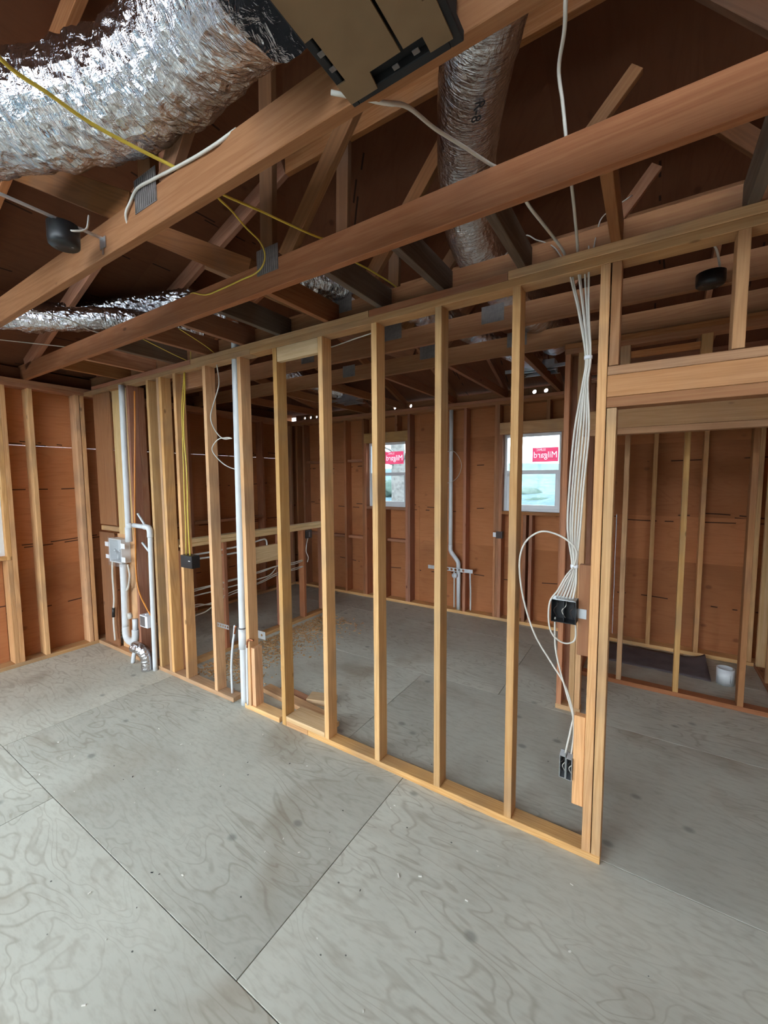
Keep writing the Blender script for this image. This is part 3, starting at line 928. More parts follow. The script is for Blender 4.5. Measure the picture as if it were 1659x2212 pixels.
# eave blocks with round vent holes on the far wall
for (x0, n) in ((-3.05, 3), (-1.12, 2), (-4.80, 3), (-2.42, 0)):
    bm = bmesh.new()
    w = 0.13
    if n:
        disc_hole_plate(bm, [(w, 0.024)] * n, 0, 0, 0.10, 0.03, (x0, Y6 - 0.04, ZT + 0.001), (1, 0, 0), (0, 0, 1), (0, 1, 0))
        obj('eave_block', bm, 'fir_truss', ce)
def fill_block(a, b):
    board('eave_block', a, b, Y6 - 0.04, Y6 - 0.01, ZT + 0.001, ZT + 0.101, 'fir_truss', ce)
for a, b in ((-4.93, -4.801), (-4.409, -3.051), (-2.659, -1.121), (-0.859, 4.3)):
    fill_block(a, b)
for y0, y1 in ((-4.6, 3.0),):
    board('eave_block', XL - 0.11, XL - 0.08, y0, y1, ZT + 0.001, ZT + 0.12, 'roof_plywood', ce)

# ------------------------------------------------------------------ foil ducts
def foil_duct(pts, R, label, seg=40, step=0.012, seed=0, amp=0.07, ends=True, parts=None):
    path = catmull(pts, 14)
    # even resampling
    L = [0.0]
    for a, b in zip(path[:-1], path[1:]): L.append(L[-1] + (b - a).length)
    n = max(8, int(L[-1] / step))
    out = []; j = 0
    for i in range(n + 1):
        s = L[-1] * i / n
        while j < len(L) - 2 and L[j + 1] < s: j += 1
        t = (s - L[j]) / max(L[j + 1] - L[j], 1e-9)
        out.append(path[j].lerp(path[j + 1], t))
    def radii(i, m):
        def rr(a):
            v = Vector((math.cos(a) * 1.6, math.sin(a) * 1.6, i * step * 9 + seed * 7.7))
            w = noise.noise(v) * 0.55 + noise.noise(v * 3.1) * 0.5 + abs(noise.noise(v * 6.3)) * 0.5
            fold = abs(math.sin(i * step * 22 + noise.noise(v * 0.8) * 2.2)) * 0.5
            return R * (1 + amp * (w + fold - 0.3))
        return rr
    bm = bmesh.new()
    rings = sweep(bm, out, R, seg, True, radii)
    uvl = bm.loops.layers.uv.new('duct')
    idx = {v: (i, k) for i, rg_ in enumerate(rings) for k, v in enumerate(rg_)}
    for fc in bm.faces:
        ks = [idx[l.vert][1] for l in fc.loops]
        wrap = max(ks) - min(ks) > 2
        for l in fc.loops:
            i, k = idx[l.vert]
            l[uvl].uv = (i * step, ((seg if wrap and k == 0 else k) / seg) * 2 * math.pi * R)
    d = obj('foil_duct', bm, 'foil')
    tag(d, label, 'duct', 'foil wrapped flexible ducts')
    return d
dA = foil_duct([(-2.45, -1.66, 3.07), (-2.081, -1.504, 3.091), (-1.911, -1.418, 3.103), (-1.691, -1.312, 3.103), (-1.454, -1.215, 3.115), (-1.298, -1.17, 3.14), (-1.12, -1.165, 3.15), (-0.93, -1.20, 3.12), (-0.76, -1.27, 3.04), (-0.60, -1.33, 2.93)], 0.16,
          'largest crumpled silver foil duct, running into the cardboard-covered register', seg=56, step=0.009, seed=1, amp=0.10)
dB = foil_duct([(-0.33, -0.62, 3.46), (-0.418, -0.489, 3.416), (-0.498, -0.362, 3.406), (-0.612, -0.137, 3.411), (-0.727, 0.119, 3.36), (-0.80, 0.45, 3.2), (-0.72, 0.9, 3.06), (-0.62, 1.4, 3.02), (-0.6, 1.9, 3.0)], 0.145,
          'smooth foil duct hanging upright above the second truss', seg=40, step=0.014, seed=2, amp=0.035)
foil_duct([(-4.3, -1.25, 2.99), (-4.061, -1.033, 3.0), (-3.852, -0.768, 3.01), (-3.709, -0.552, 3.04), (-3.548, -0.326, 3.076), (-3.421, -0.060, 3.10), (-3.3, 0.3, 3.1)], 0.085,
          'lower of two foil ducts lying over the left end of the second truss', seed=3, amp=0.13)
foil_duct([(-4.25, -0.68, 3.11), (-3.945, -0.392, 3.175), (-3.707, -0.176, 3.224), (-3.444, -0.002, 3.26), (-3.248, 0.129, 3.29), (-3.1, 0.4, 3.3)], 0.10,
          'upper ragged foil duct behind the left end of the second truss', seed=4, amp=0.22)
foil_duct([(-1.8, -0.30, 3.02), (-1.6, 0.03, 3.01), (-1.45, 0.4, 3.01), (-1.33, 0.75, 3.01), (-1.15, 1.40, 3.01), (-0.98, 1.95, 2.97), (-0.86, 2.25, 2.94)], 0.095,
          'foil duct crossing over the partition between the dark joists', seed=5, amp=0.13)
foil_duct([(-3.75, 1.7, 3.12), (-3.6, 1.9, 3.05), (-3.45, 2.15, 2.97), (-3.30, 2.32, 2.92)], 0.10, 'short bright foil duct in the far ceiling above the left window', seed=6, amp=0.12)
# lettering printed on two ducts
def duct_text(body, size, loc, right, up, parent):
    r, u = Vector(right).normalized(), Vector(up)
    u = (u - r * u.dot(r)).normalized(); n = r.cross(u)
    M = Matrix(((r.x, u.x, n.x, loc[0]), (r.y, u.y, n.y, loc[1]), (r.z, u.z, n.z, loc[2]), (0, 0, 0, 1)))
    text_obj('printed_text', body, size, M, 'ink', parent, 0.0005)
duct_text('R-8', 0.06, (-0.505, -0.33, 3.245), (-0.55, 0.8, -0.15), (0.8, 0.3, 0.3), dB)

# sheet-metal boots in the far ceiling
def boot(loc, label, w=0.30, d=0.16, h=0.10):
    x, y, z = loc
    b = empty('duct_boot', loc, label, 'duct boot', 'duct boots in the far ceiling')
    t = 0.004
    board('side_panel', x - w / 2, x - w / 2 + t, y, y + d, z, z + h, 'steel', b, 0)
    board('side_panel', x + w / 2 - t, x + w / 2, y, y + d, z, z + h, 'steel', b, 0)
    board('side_panel', x - w / 2 + t, x + w / 2 - t, y, y + t, z, z + h, 'steel', b, 0)
    board('side_panel', x - w / 2 + t, x + w / 2 - t, y + d - t, y + d, z, z + h, 'steel', b, 0)
    board('top_panel', x - w / 2, x + w / 2, y, y + d, z + h, z + h + t, 'steel', b, 0)
    board('flange', x - w / 2 - 0.02, x + w / 2 + 0.02, y - 0.02, y - 0.001, z - t, z, 'steel', b, 0)
    board('flange', x - w / 2 - 0.02, x + w / 2 + 0.02, y + d + 0.001, y + d + 0.02, z - t, z, 'steel', b, 0)
    board('hanger_rail', x - w / 2 - 0.16, x + w / 2 + 0.13, y - 0.05, y - 0.025, z + 0.01, z + 0.04, 'steel', b, 0)
    bm = bmesh.new(); sweep(bm, [(x, y + d / 2, z + h), (x, y + d / 2, z + h + 0.07)], 0.07, 20); obj('collar', bm, 'steel', b, True)
boot((-0.83, 2.28, 2.83), 'bright galvanized duct boot in the far ceiling near the doorway')
boot((-3.20, 2.28, 2.78), 'dark galvanized duct boot in the far ceiling left of the left window')

# ------------------------------------------------------------------ cardboard-covered register housing
rg = empty('ceiling_register', (-0.395, -1.38, 2.735), 'black ceiling register housing covered with cardboard beside the nearest truss', 'register')
rx0, rx1, ry0, ry1, rz = -0.545, -0.248, -1.70, -1.104, 2.735
def ring_board(nm, a, b, c, d, z0, z1, mat): return board(nm, a, b, c, d, z0, z1, mat, rg)
ring_board('housing', rx0 + 0.012, rx1 - 0.012, ry0 + 0.012, ry1 - 0.012, rz + 0.022, rz + 0.20, 'foam_black')
for a, b, c, d in ((rx0, rx0 + 0.02, ry0, ry1), (rx1 - 0.028, rx1, ry0, ry1), (rx0 + 0.02, rx1 - 0.028, ry1 - 0.022, ry1), (rx0 + 0.02, rx1 - 0.028, ry0, ry0 + 0.022)):
    ring_board('rim', a, b, c, d, rz, rz + 0.022, 'foam_black')
def card(poly, z, nm='cardboard_sheet'):
    bm = bmesh.new()
    lo = [bm.verts.new((x, y, z)) for x, y in poly]; hi = [bm.verts.new((x, y, z + 0.004)) for x, y in poly]
    bm.faces.new(lo); bm.faces.new(hi[::-1])
    for i in range(len(poly)):
        j = (i + 1) % len(poly); bm.faces.new((lo[i], hi[i], hi[j], lo[j]))
    bmesh.ops.recalc_face_normals(bm, faces=bm.faces[:])
    obj(nm, bm, 'cardboard', rg)
m_ = 0.365
card([(rx0 + 0.008, ry0), (-0.372, ry0), (-0.372, ry1 - 0.062), (-0.455, ry1 - 0.062), (-0.462, ry1 - 0.018), (rx0 + 0.004, ry1 - 0.018), (rx0 + 0.004, ry1 - 0.075), (rx0 + 0.03, ry1 - 0.075), (rx0 + 0.03, ry1 - 0.19), (rx0 + 0.008, ry1 - 0.19)], rz - 0.006)
card([(-0.365, ry0), (rx1 - 0.04, ry0), (rx1 - 0.04, ry1 - 0.12), (rx1 - 0.016, ry1 - 0.12), (rx1 - 0.016, ry1 - 0.022), (-0.318, ry1 - 0.022), (-0.318, ry1 - 0.062), (-0.365, ry1 - 0.062)], rz - 0.004)
for (x, y) in ((rx0 + 0.02, ry1 - 0.11), (rx0 + 0.02, ry1 - 0.15), (-0.40, ry1 - 0.035), (-0.345, ry1 - 0.04), (rx1 - 0.025, ry1 - 0.16)):
    board('clip', x - 0.008, x + 0.008, y - 0.006, y + 0.006, rz - 0.003, rz, 'steel_dull', rg)

# ------------------------------------------------------------------ cables overhead
cable([(-0.10, -0.78, 3.15), (-0.117, -0.700, 3.100), (-0.129, -0.64, 3.08), (-0.159, -0.550, 3.06), (-0.155, -0.500, 3.0), (-0.146, -0.470, 2.905), (-0.148, -0.40, 2.885), (-0.153, -0.300, 2.856), (-0.158, -0.200, 2.830), (-0.172, 0.0, 2.79), (-0.176, 0.045, 2.755)],
      'thick white cable dropping over the second truss into the partition plate, right one', r=0.0058)
cable([(-0.60, -1.13, 2.78), (-0.491, -1.050, 2.762), (-0.476, -0.950, 2.815), (-0.464, -0.800, 2.853), (-0.434, -0.650, 2.885), (-0.393, -0.490, 2.908), (-0.33, -0.43, 2.88), (-0.287, -0.400, 2.789), (-0.267, -0.250, 2.789), (-0.252, -0.100, 2.799), (-0.23, 0.02, 2.785), (-0.226, 0.045, 2.755)],
      'thick white cable slung from the nearest truss across the second, left one', r=0.0058)
cable([(-0.75, 0.6, 3.06), (-0.496, 0.300, 3.055), (-0.387, 0.200, 2.965), (-0.290, 0.100, 2.861), (-0.233, 0.045, 2.760)], 'thin white cable curving down to the partition plate from the left', r=0.003)
cable([(-0.173, 0.300, 2.976), (-0.15, 0.16, 2.87), (-0.131, 0.050, 2.76)], 'thin white cable standing straight up behind the partition plate', r=0.0028)
cable([(0.0, 0.5, 3.2), (-0.102, 0.300, 3.039), (-0.113, 0.150, 2.897), (-0.116, 0.045, 2.76)], 'thin white cable rising right behind the partition plate', r=0.0028)
cable([(-1.25, -1.70, 2.93), (-1.389, -1.563, 2.925), (-1.405, -1.45, 2.925), (-1.411, -1.334, 2.922), (-1.385, -1.2, 2.918), (-1.345, -1.09, 2.905), (-1.30, -1.055, 2.86), (-1.25, -1.05, 2.80)], 'yellow cable coming from the upper left over the nearest truss', 'cable_yellow', 0.0058)
cable([(-1.18, -1.052, 2.80), (-1.155, -1.045, 2.775), (-1.197, -0.850, 2.838), (-1.195, -0.650, 2.870), (-1.201, -0.500, 2.902), (-1.18, -0.44, 2.905), (-1.160, -0.300, 2.875), (-1.152, -0.150, 2.885), (-1.161, 0.050, 2.905), (-1.160, 0.150, 2.905)],
      'straighter yellow cable running between the first and second truss', 'cable_yellow', 0.0045)
cable([(-1.20, -1.053, 2.80), (-1.181, -1.046, 2.772), (-1.300, -0.900, 2.847), (-1.402, -0.750, 2.891), (-1.486, -0.600, 2.927), (-1.553, -0.508, 2.933), (-1.570, -0.502, 2.886), (-1.631, -0.5, 2.857), (-1.752, -0.5, 2.853), (-1.910, -0.5, 2.847), (-2.058, -0.5, 2.85), (-2.20, -0.49, 2.897), (-2.30, -0.455, 2.90)],
      'slack yellow cable looping onto the metal plate of the second truss', 'cable_yellow', 0.004)
cable([(-1.72, -1.07, 2.80), (-1.690, -1.106, 2.852), (-1.648, -1.108, 2.887), (-1.592, -1.108, 2.919), (-1.486, -1.108, 2.911), (-1.34, -1.106, 2.897), (-1.21, -1.106, 2.885), (-1.10, -1.106, 2.88), (-1.02, -1.09, 2.90)], 'white cable bent over the metal plate of the nearest truss', r=0.0055)
cable([(-4.05, -1.45, 2.92), (-3.7, -1.15, 2.90), (-3.45, -1.05, 2.90), (-3.3, -0.75, 2.905), (-3.42, -0.5, 2.905), (-3.3, -0.2, 2.905)], 'tan cable lying across the foil ducts at the left', 'cable_white', 0.004)
cable([(-4.55, -1.2, 2.92), (-4.3, -0.9, 2.91), (-4.05, -0.49, 2.91), (-3.9, -0.1, 2.92)], 'tan cable crossing the second truss near the left wall', 'cable_white', 0.004)
cable([(-3.17, -0.3, 2.87), (-3.12, -0.1, 2.80), (-3.085, 0.04, 2.757)], 'thin yellow cable dropping to the partition plate from the left joists', 'cable_yellow', 0.003)
cable([(-3.0, 0.0, 2.85), (-3.05, 0.03, 2.80), (-3.075, 0.045, 2.757)], 'short yellow cable curling out of the partition plate', 'cable_yellow', 0.003)
cable([(-2.745, -0.25, 2.87), (-2.735, -0.05, 2.80), (-2.735, 0.04, 2.757)], 'thin yellow cable dropping beside the white vent pipe', 'cable_yellow', 0.003)

# ceiling boxes
def pan_box(loc, label, r=0.056, h=0.085):
    b = empty('ceiling_box', loc, label, 'electrical box', 'round ceiling boxes')
    bm = bmesh.new()
    x, y, z = loc
    sweep(bm, [(x, y, z + h), (x, y, z + h * 0.3), (x, y, z + 0.006), (x, y, z)], r, 20, True, radii=lambda i, n: (r, r, r * 0.97, r * 0.86)[i])
    obj('shell', bm, 'box_black', b, True)
    for a in (0.6, 3.7):
        px, py = x + math.cos(a) * r * 0.6, y + math.sin(a) * r * 0.6
        bm = bmesh.new(); sweep(bm, [(px, py, z - 0.002), (px, py, z + 0.002)], 0.005, 8); obj('screw', bm, 'steel_dull', b)
    return b
pan_box((-1.93, -1.235, 2.745), 'black ceiling box on a hanger bar left of the nearest truss')
hb = empty('hanger_bar', (-1.895, -1.3, 2.82), 'steel hanger bar holding the black ceiling box to the nearest truss', 'hanger bar')
board('rod', -1.903, -1.889, -1.68, -1.101, 2.825, 2.832, 'steel', hb, 0)
board('mounting_tab', -1.925, -1.875, -1.1035, -1.1015, 2.79, 2.835, 'steel', hb, 0)
board('mounting_tab', -1.905, -1.895, -1.1045, -1.102, 2.765, 2.79, 'steel', hb, 0)
cable([(-1.89, -1.235, 2.80), (-1.865, -1.22, 2.795), (-1.86, -1.18, 2.82), (-1.90, -1.15, 2.90)], 'short white cable leaving the ceiling box on the hanger bar', r=0.004)
pan_box((0.342, 0.60, 2.715), 'black ceiling box hanging beyond the first doorway header', r=0.06, h=0.06)
cable([(0.375, 0.60, 2.775), (0.37, 0.58, 2.81), (0.345, 0.50, 2.85), (0.30, 0.40, 2.87), (0.36, 0.3, 2.90)], 'white cable feeding the ceiling box beyond the doorway', r=0.005)

# ------------------------------------------------------------------ cable bundle at the doorway post
top = [(-0.203, 2.684), (-0.196, 2.684), (-0.169, 2.684), (-0.165, 2.684), (-0.145, 2.684), (-0.129, 2.684)]
random.seed(11)
for k, (x, z) in enumerate(top):
    a = (k - 2.5) * 0.0045
    yb = 0.045 + 0.006 * math.sin(k * 2.1)
    sp = (k - 2.5) * 0.012
    pts = [(x, yb, 2.75), (x, yb, z), (x + (-0.119 - x) * 0.45, yb, 2.52), (-0.121 + a * 0.9, yb, 2.318), (-0.130 + a, yb, 2.2), (-0.138 + sp, yb, 2.0), (-0.152 + sp, yb, 1.75), (-0.158 + sp * 0.9, yb, 1.55), (-0.151 + a * 0.9, yb, 1.378), (-0.165 + sp * 0.8, yb - 0.005, 1.30), (-0.185 + (k - 2.5) * 0.014, 0.02, 1.227)]
    cable(pts, ('leftmost', 'second from left', 'third from left', 'third from right', 'second from right', 'rightmost')[k] + ' white cable of the strapped bundle at the doorway post', r=0.0045, group='bundled cables at the doorway post')
def strap(loc, label, w=0.034):
    bm = bmesh.new()
    x, y, z = loc
    sweep(bm, [(x, y, z - 0.007), (x, y, z + 0.007)], w / 2, 14, True)
    return tag(obj('cable_strap', bm, 'tape_white', None, True), label, 'cable strap', 'cable straps')
strap((-0.121, 0.045, 2.318), 'upper white strap around the hanging cable bundle')
strap((-0.151, 0.045, 1.378), 'lower white strap around the cable bundle above the large black box')
cable([(-0.150, 0.03, 1.383), (-0.139, 0.020, 1.444), (-0.159, 0.000, 1.488), (-0.217, -0.010, 1.527), (-0.289, -0.010, 1.538), (-0.353, 0.000, 1.495), (-0.385, 0.000, 1.424), (-0.390, 0.010, 1.319), (-0.369, 0.020, 1.181), (-0.318, 0.030, 1.024), (-0.242, 0.040, 0.898), (-0.176, 0.040, 0.799), (-0.136, 0.036, 0.673), (-0.142, 0.03, 0.603), (-0.162, 0.020, 0.476)],
      'white cable making the big loop down to the small steel boxes', r=0.0045)
cable([(-0.152, 0.030, 1.376), (-0.180, 0.000, 1.336), (-0.209, -0.020, 1.271), (-0.240, -0.030, 1.216), (-0.244, -0.030, 1.127), (-0.228, -0.020, 1.060), (-0.186, 0.000, 1.021), (-0.149, 0.020, 1.022), (-0.135, 0.028, 1.047), (-0.14, 0.06, 1.10)], 'white cable hanging in a small loop under the large black box', r=0.004)
cable([(-0.225, 0.02, 1.13), (-0.222, 0.010, 1.06), (-0.219, 0.020, 0.979), (-0.202, 0.030, 0.889), (-0.165, 0.036, 0.756), (-0.134, 0.034, 0.650), (-0.131, 0.034, 0.559), (-0.137, 0.025, 0.476)], 'white cable dropping from the large black box to the steel boxes', r=0.004)

# ------------------------------------------------------------------ electrical boxes
def open_box(name, x0, x1, y0, y1, z0, z1, label, mat='box_black', group=None, gang=1, bracket=None, lip=None):
    """open-fronted box facing -Y"""
    b = empty(name, ((x0 + x1) / 2, (y0 + y1) / 2, z0), label, 'electrical box', group)
    t = 0.003
    board('back_panel', x0, x1, y1 - t, y1, z0, z1, 'box_black', b, 0)  # black in steel boxes too: the shade inside is put into the colour
    board('side_panel', x0, x0 + t, y0, y1 - t, z0, z1, mat, b, 0); board('side_panel', x1 - t, x1, y0, y1 - t, z0, z1, mat, b, 0)
    board('side_panel', x0 + t, x1 - t, y0, y1 - t, z0, z0 + t, mat, b, 0); board('side_panel', x0 + t, x1 - t, y0, y1 - t, z1 - t, z1, lip or mat, b, 0)
    for k in range(1, gang):
        x = x0 + (x1 - x0) * k / gang
        board('divider', x - 0.001, x + 0.001, y0 + 0.01, y1 - t, z0 + t, z1 - t, mat, b, 0)
    for k in range(gang + 1):
        cx = x0 + (x1 - x0) * (k + 0.5) / (gang + 1)
        pts = [(cx, y1 - 0.01, z1 - 0.006), (cx + 0.008, y0 + 0.02, z1 - 0.03), (cx - 0.008, y0 + 0.012, (z0 + z1) / 2), (cx + 0.006, y0 + 0.02, z0 + 0.02)]
        tube('wire', pts, 0.0018, 'cable_white' if k % 2 else 'box_inside', b, 6, 4)
    if bracket:
        bx0, bx1, bz0, bz1, by = bracket
        br = board('bracket', bx0, bx1, by - 0.0015, by, bz0, bz1, 'steel', b, 0)
    return b
open_box('electrical_box', -0.238, -0.131, -0.012, 0.055, 1.118, 1.226, 'large black box with wires at the end of the strapped cable bundle', gang=2, bracket=(-0.130, -0.092, 1.14, 1.185, 0.029), lip='steel')
open_box('electrical_box', -0.184, -0.157, -0.004, 0.05, 0.362, 0.472, 'left one of two small steel boxes low beside the doorway post', 'steel', 'small steel outlet boxes')
open_box('electrical_box', -0.1555, -0.1285, -0.004, 0.05, 0.360, 0.466, 'right one of two small steel boxes low beside the doorway post', 'steel', 'small steel outlet boxes')
bx = open_box('electrical_box', -3.236, -3.075, -0.02, 0.05, 1.045, 1.15, 'black box with a printed cover on the left end of the partition', gang=3)
board('cover', -3.236, -3.075, -0.024, -0.0205, 1.045, 1.15, 'box_black', bx, 0)
board('printed_mark', -3.125, -3.10, -0.0248, -0.0242, 1.105, 1.110, 'print_white', bx, 0)
cable([(-3.146, 0.030, 2.68), (-3.140, 0.02, 2.5), (-3.126, -0.008, 2.311), (-3.130, -0.008, 2.1), (-3.116, -0.008, 1.932), (-3.118, -0.008, 1.7), (-3.126, -0.008, 1.546), (-3.13, -0.006, 1.35), (-3.135, 0.0, 1.152)], 'yellow cable down to the black box, right one of the pair', 'cable_yellow', 0.006)
cable([(-3.150, 0.030, 2.68), (-3.155, 0.0, 2.4), (-3.150, -0.008, 2.2), (-3.158, -0.008, 1.95), (-3.165, -0.008, 1.6), (-3.17, -0.006, 1.4), (-3.19, 0.0, 1.152)], 'yellow cable down to the black box, left one of the pair', 'cable_yellow', 0.005)
# box on the half wall (faces +X) and on the far wall
hbx = empty('electrical_box', (-3.50, 1.88, 1.045), 'small black box under the half wall cap', 'electrical box')
board('shell', -3.565, -3.495, 1.796, 1.90, 1.045, 1.14, 'box_black', hbx)
board('cover', -3.4945, -3.491, 1.80, 1.896, 1.05, 1.135, 'box_inside', hbx, 0)
board('screw_strip', -3.4905, -3.489, 1.835, 1.86, 1.06, 1.125, 'steel_dull', hbx, 0)
fbx = empty('electrical_box', (-1.43, 3.03, 1.05), 'black box with white tab on the far wall between the windows', 'electrical box')
board('shell', -1.452, -1.375, 3.012, 3.08, 1.045, 1.13, 'box_black', fbx)
board('tab', -1.49, -1.4525, 3.008, 3.0195, 1.06, 1.115, 'tape_white', fbx, 0)
board('cover', -1.448, -1.379, 3.009, 3.0118, 1.05, 1.126, 'box_inside', fbx, 0)
cable([(-1.47, 3.06, 2.66), (-1.44, 3.05, 2.3), (-1.445, 3.05, 2.0), (-1.43, 3.05, 1.6), (-1.435, 3.05, 1.3), (-1.42, 3.05, 1.13)], 'tan cable running down to the far wall box', 'cable_white', 0.004)

# ------------------------------------------------------------------ vent pipes
vp = empty('vent_pipe', (-2.52, 0.03, 0), 'tall white vent pipe rising through the foreground partition', 'pipe')
tube('pipe', [(-2.528, 0.035, -0.0), (-2.524, 0.035, 0.60), (-2.512, 0.035, 1.6), (-2.497, 0.035, 2.95)], 0.028, 'pvc_white', vp, 20, 8)
tube('coupling', [(-2.5265, 0.035, 0.46), (-2.525, 0.035, 0.62)], 0.0335, 'pvc_white', vp, 20, 2)
tube('pipe_clamp', [(-2.525, 0.035, 0.625), (-2.525, 0.035, 0.632)], 0.0365, 'steel_dull', vp, 20, 2)
vl = empty('vent_pipe', (-4.08, -0.03, 1.2), 'white vent pipe in the left corner ending above the laundry box', 'pipe')
tube('pipe', [(-4.085, -0.03, 1.22), (-4.075, -0.03, 2.0), (-4.065, -0.03, 2.679)], 0.026, 'pvc_white', vl, 18, 8)
tube('fitting', [(-4.085, -0.03, 1.20), (-4.085, -0.03, 1.34)], 0.031, 'pvc_white', vl, 18, 2)
tube('fitting', [(-4.085, -0.03, 1.36), (-4.03, -0.03, 1.36)], 0.024, 'pvc_white', vl, 18, 2)
vr = empty('drain_pipe', (-3.73, -0.03, 0), 'thin white riser pipe with an elbow beside the laundry box', 'pipe')
tube('pipe', [(-3.735, -0.026, 0.0), (-3.72, -0.026, 0.7), (-3.705, -0.026, 1.28)], 0.0215, 'pvc_white', vr, 16, 8)
tube('elbow', [(-3.705, -0.026, 1.27), (-3.705, -0.026, 1.325), (-3.72, -0.026, 1.352), (-3.75, -0.026, 1.36), (-3.79, -0.026, 1.36)], 0.026, 'pvc_white', vr, 16, 6)
tube('arm', [(-3.78, -0.026, 1.36), (-3.985, -0.026, 1.365)], 0.0215, 'pvc_white', vr, 16, 2)
tube('branch', [(-3.80, -0.024, 1.385), (-3.915, -0.02, 1.478)], 0.010, 'pvc_white', vr, 10, 2)
tube('branch', [(-3.745, -0.02, 1.13), (-3.90, 0.0, 1.20)], 0.010, 'pvc_white', vr, 10, 2)
# laundry outlet box, standpipe and trap
lb = empty('laundry_box', (-4.37, 0.02, 0.95), 'white laundry outlet box wrapped in plastic and tape in the left corner', 'outlet box')
board('shell_back', -4.50, -4.25, 0.05, 0.058, 0.965, 1.205, 'pvc_white', lb)
for a, b, c, d in ((-4.50, -4.49, 0.965, 1.205), (-4.26, -4.25, 0.965, 1.205), (-4.49, -4.26, 0.965, 0.977), (-4.49, -4.26, 1.193, 1.205)):
    board('shell_side', a, b, -0.03, 0.049, c, d, 'pvc_white', lb)
bm = bmesh.new()
NX = 14
gr = [[bm.verts.new((-4.51 + 0.27 * i / NX, -0.036 - 0.010 * abs(noise.noise(Vector((i * 0.7, j * 0.6, 2)))), 0.93 + 0.29 * j / NX)) for j in range(NX + 1)] for i in range(NX + 1)]
for i in range(NX):
    for j in range(NX): bm.faces.new((gr[i][j], gr[i + 1][j], gr[i + 1][j + 1], gr[i][j + 1]))
obj('plastic_wrap', bm, 'plastic_wrap', lb)
for (a, b, c, d) in ((-4.25, -4.17, 1.12, 1.17), (-4.25, -4.17, 0.985, 1.035), (-4.575, -4.50, 1.12, 1.165), (-4.57, -4.50, 0.995, 1.035)):
    board('tape_tab', a, b, -0.034, -0.0315, c, d, 'tape_white', lb, 0)
for x, zz in ((-4.43, 1.09), (-4.33, 1.09)):
    tube('valve', [(x, 0.02, 0.98), (x, 0.02, 1.05), (x, -0.01, zz)], 0.012, 'steel', lb, 10, 4)
tube('supply_line', [(-4.50, -0.005, 0.97), (-4.505, -0.01, 0.8), (-4.50, -0.01, 0.58), (-4.525, -0.01, 0.45), (-4.54, -0.01, 0.3), (-4.53, -0.01, 0.12)], 0.010, 'cable_white', lb, 10)
tube('sleeve', [(-4.52, -0.012, 0.47), (-4.535, -0.012, 0.37)], 0.0155, 'box_black', lb, 12, 2)
tube('supply_line', [(-4.20, 0.0, 0.96), (-4.175, 0.0, 0.85), (-4.22, 0.0, 0.72), (-4.29, 0.01, 0.68)], 0.010, 'cable_white', lb, 10)
sp = empty('standpipe', (-4.28, 0, 0.15), 'white standpipe with a curved trap below the laundry box', 'pipe')
tube('pipe', [(-4.29, 0.0, 0.955), (-4.30, 0.0, 0.6), (-4.315, 0.0, 0.30)], 0.033, 'pvc_white', sp, 18, 6)
tube('trap_bend', [(-4.315, 0.0, 0.31), (-4.315, 0.0, 0.24), (-4.29, 0.0, 0.185), (-4.22, 0.0, 0.165), (-4.15, 0.0, 0.195), (-4.125, 0.0, 0.25), (-4.12, 0.0, 0.31)], 0.034, 'pvc_white', sp, 18, 6)
tube('trap_arm', [(-4.12, 0.0, 0.30), (-4.115, 0.0, 0.42)], 0.026, 'pvc_white', sp, 18, 2)
tube('cleanout_cap', [(-4.15, -0.02, 0.455), (-4.15, -0.05, 0.455)], 0.032, 'cable_white', sp, 18, 2)
gb = empty('outlet_box', (-3.92, 0.0, 0.38), 'pale grey plastic outlet box beside the riser pipe', 'outlet box')
board('shell', -3.965, -3.83, -0.03, 0.05, 0.385, 0.50, 'tape_white', gb)
board('opening', -3.955, -3.87, -0.0325, -0.0305, 0.395, 0.49, 'steel_dull', gb, 0)
board('knob', -3.90, -3.885, -0.01, 0.02, 0.5005, 0.515, 'tape_white', gb)
# dryer vent elbow
dv = empty('dryer_vent', (-3.82, -0.02, 0), 'crinkled foil dryer vent elbow standing on the floor plate', 'dryer vent')
bm = bmesh.new()
pp = catmull([(-3.81, -0.06, 0.0), (-3.81, -0.06, 0.09), (-3.82, -0.07, 0.16), (-3.86, -0.09, 0.205), (-3.94, -0.11, 0.215)], 6)
sweep(bm, pp, 0.05, 28, False, radii=lambda i, n: (lambda a, i=i: 0.05 * (1 + 0.05 * abs(math.sin(i * 1.3)) + 0.03 * noise.noise(Vector((math.cos(a) * 2, math.sin(a) * 2, i))))))
obj('elbow', bm, 'foil', dv)
bm = bmesh.new(); sweep(bm, [(-3.90, -0.10, 0.212), (-3.937, -0.109, 0.2148)], 0.046, 24, True); obj('opening', bm, 'box_black', dv, True)  # black plug in the elbow mouth, standing in for the shade inside
tag(tube('pipe_stub', [(-3.98, -0.06, 0.16), (-4.02, -0.07, 0.12), (-4.045, -0.075, 0.02)], 0.019, 'pvc_white', None, 14, 5), 'short bent white pipe stub next to the dryer vent', 'pipe')
cable([(-3.935, 0.02, 2.62), (-3.945, 0.010, 2.258), (-3.95, -0.005, 1.955), (-3.99, -0.008, 1.515), (-4.012, -0.008, 1.199), (-4.03, -0.008, 0.878), (-3.986, -0.008, 0.701), (-3.86, -0.008, 0.563), (-3.80, 0.0, 0.50)], 'orange cable hanging beside the laundry box', 'cable_orange', 0.0075)

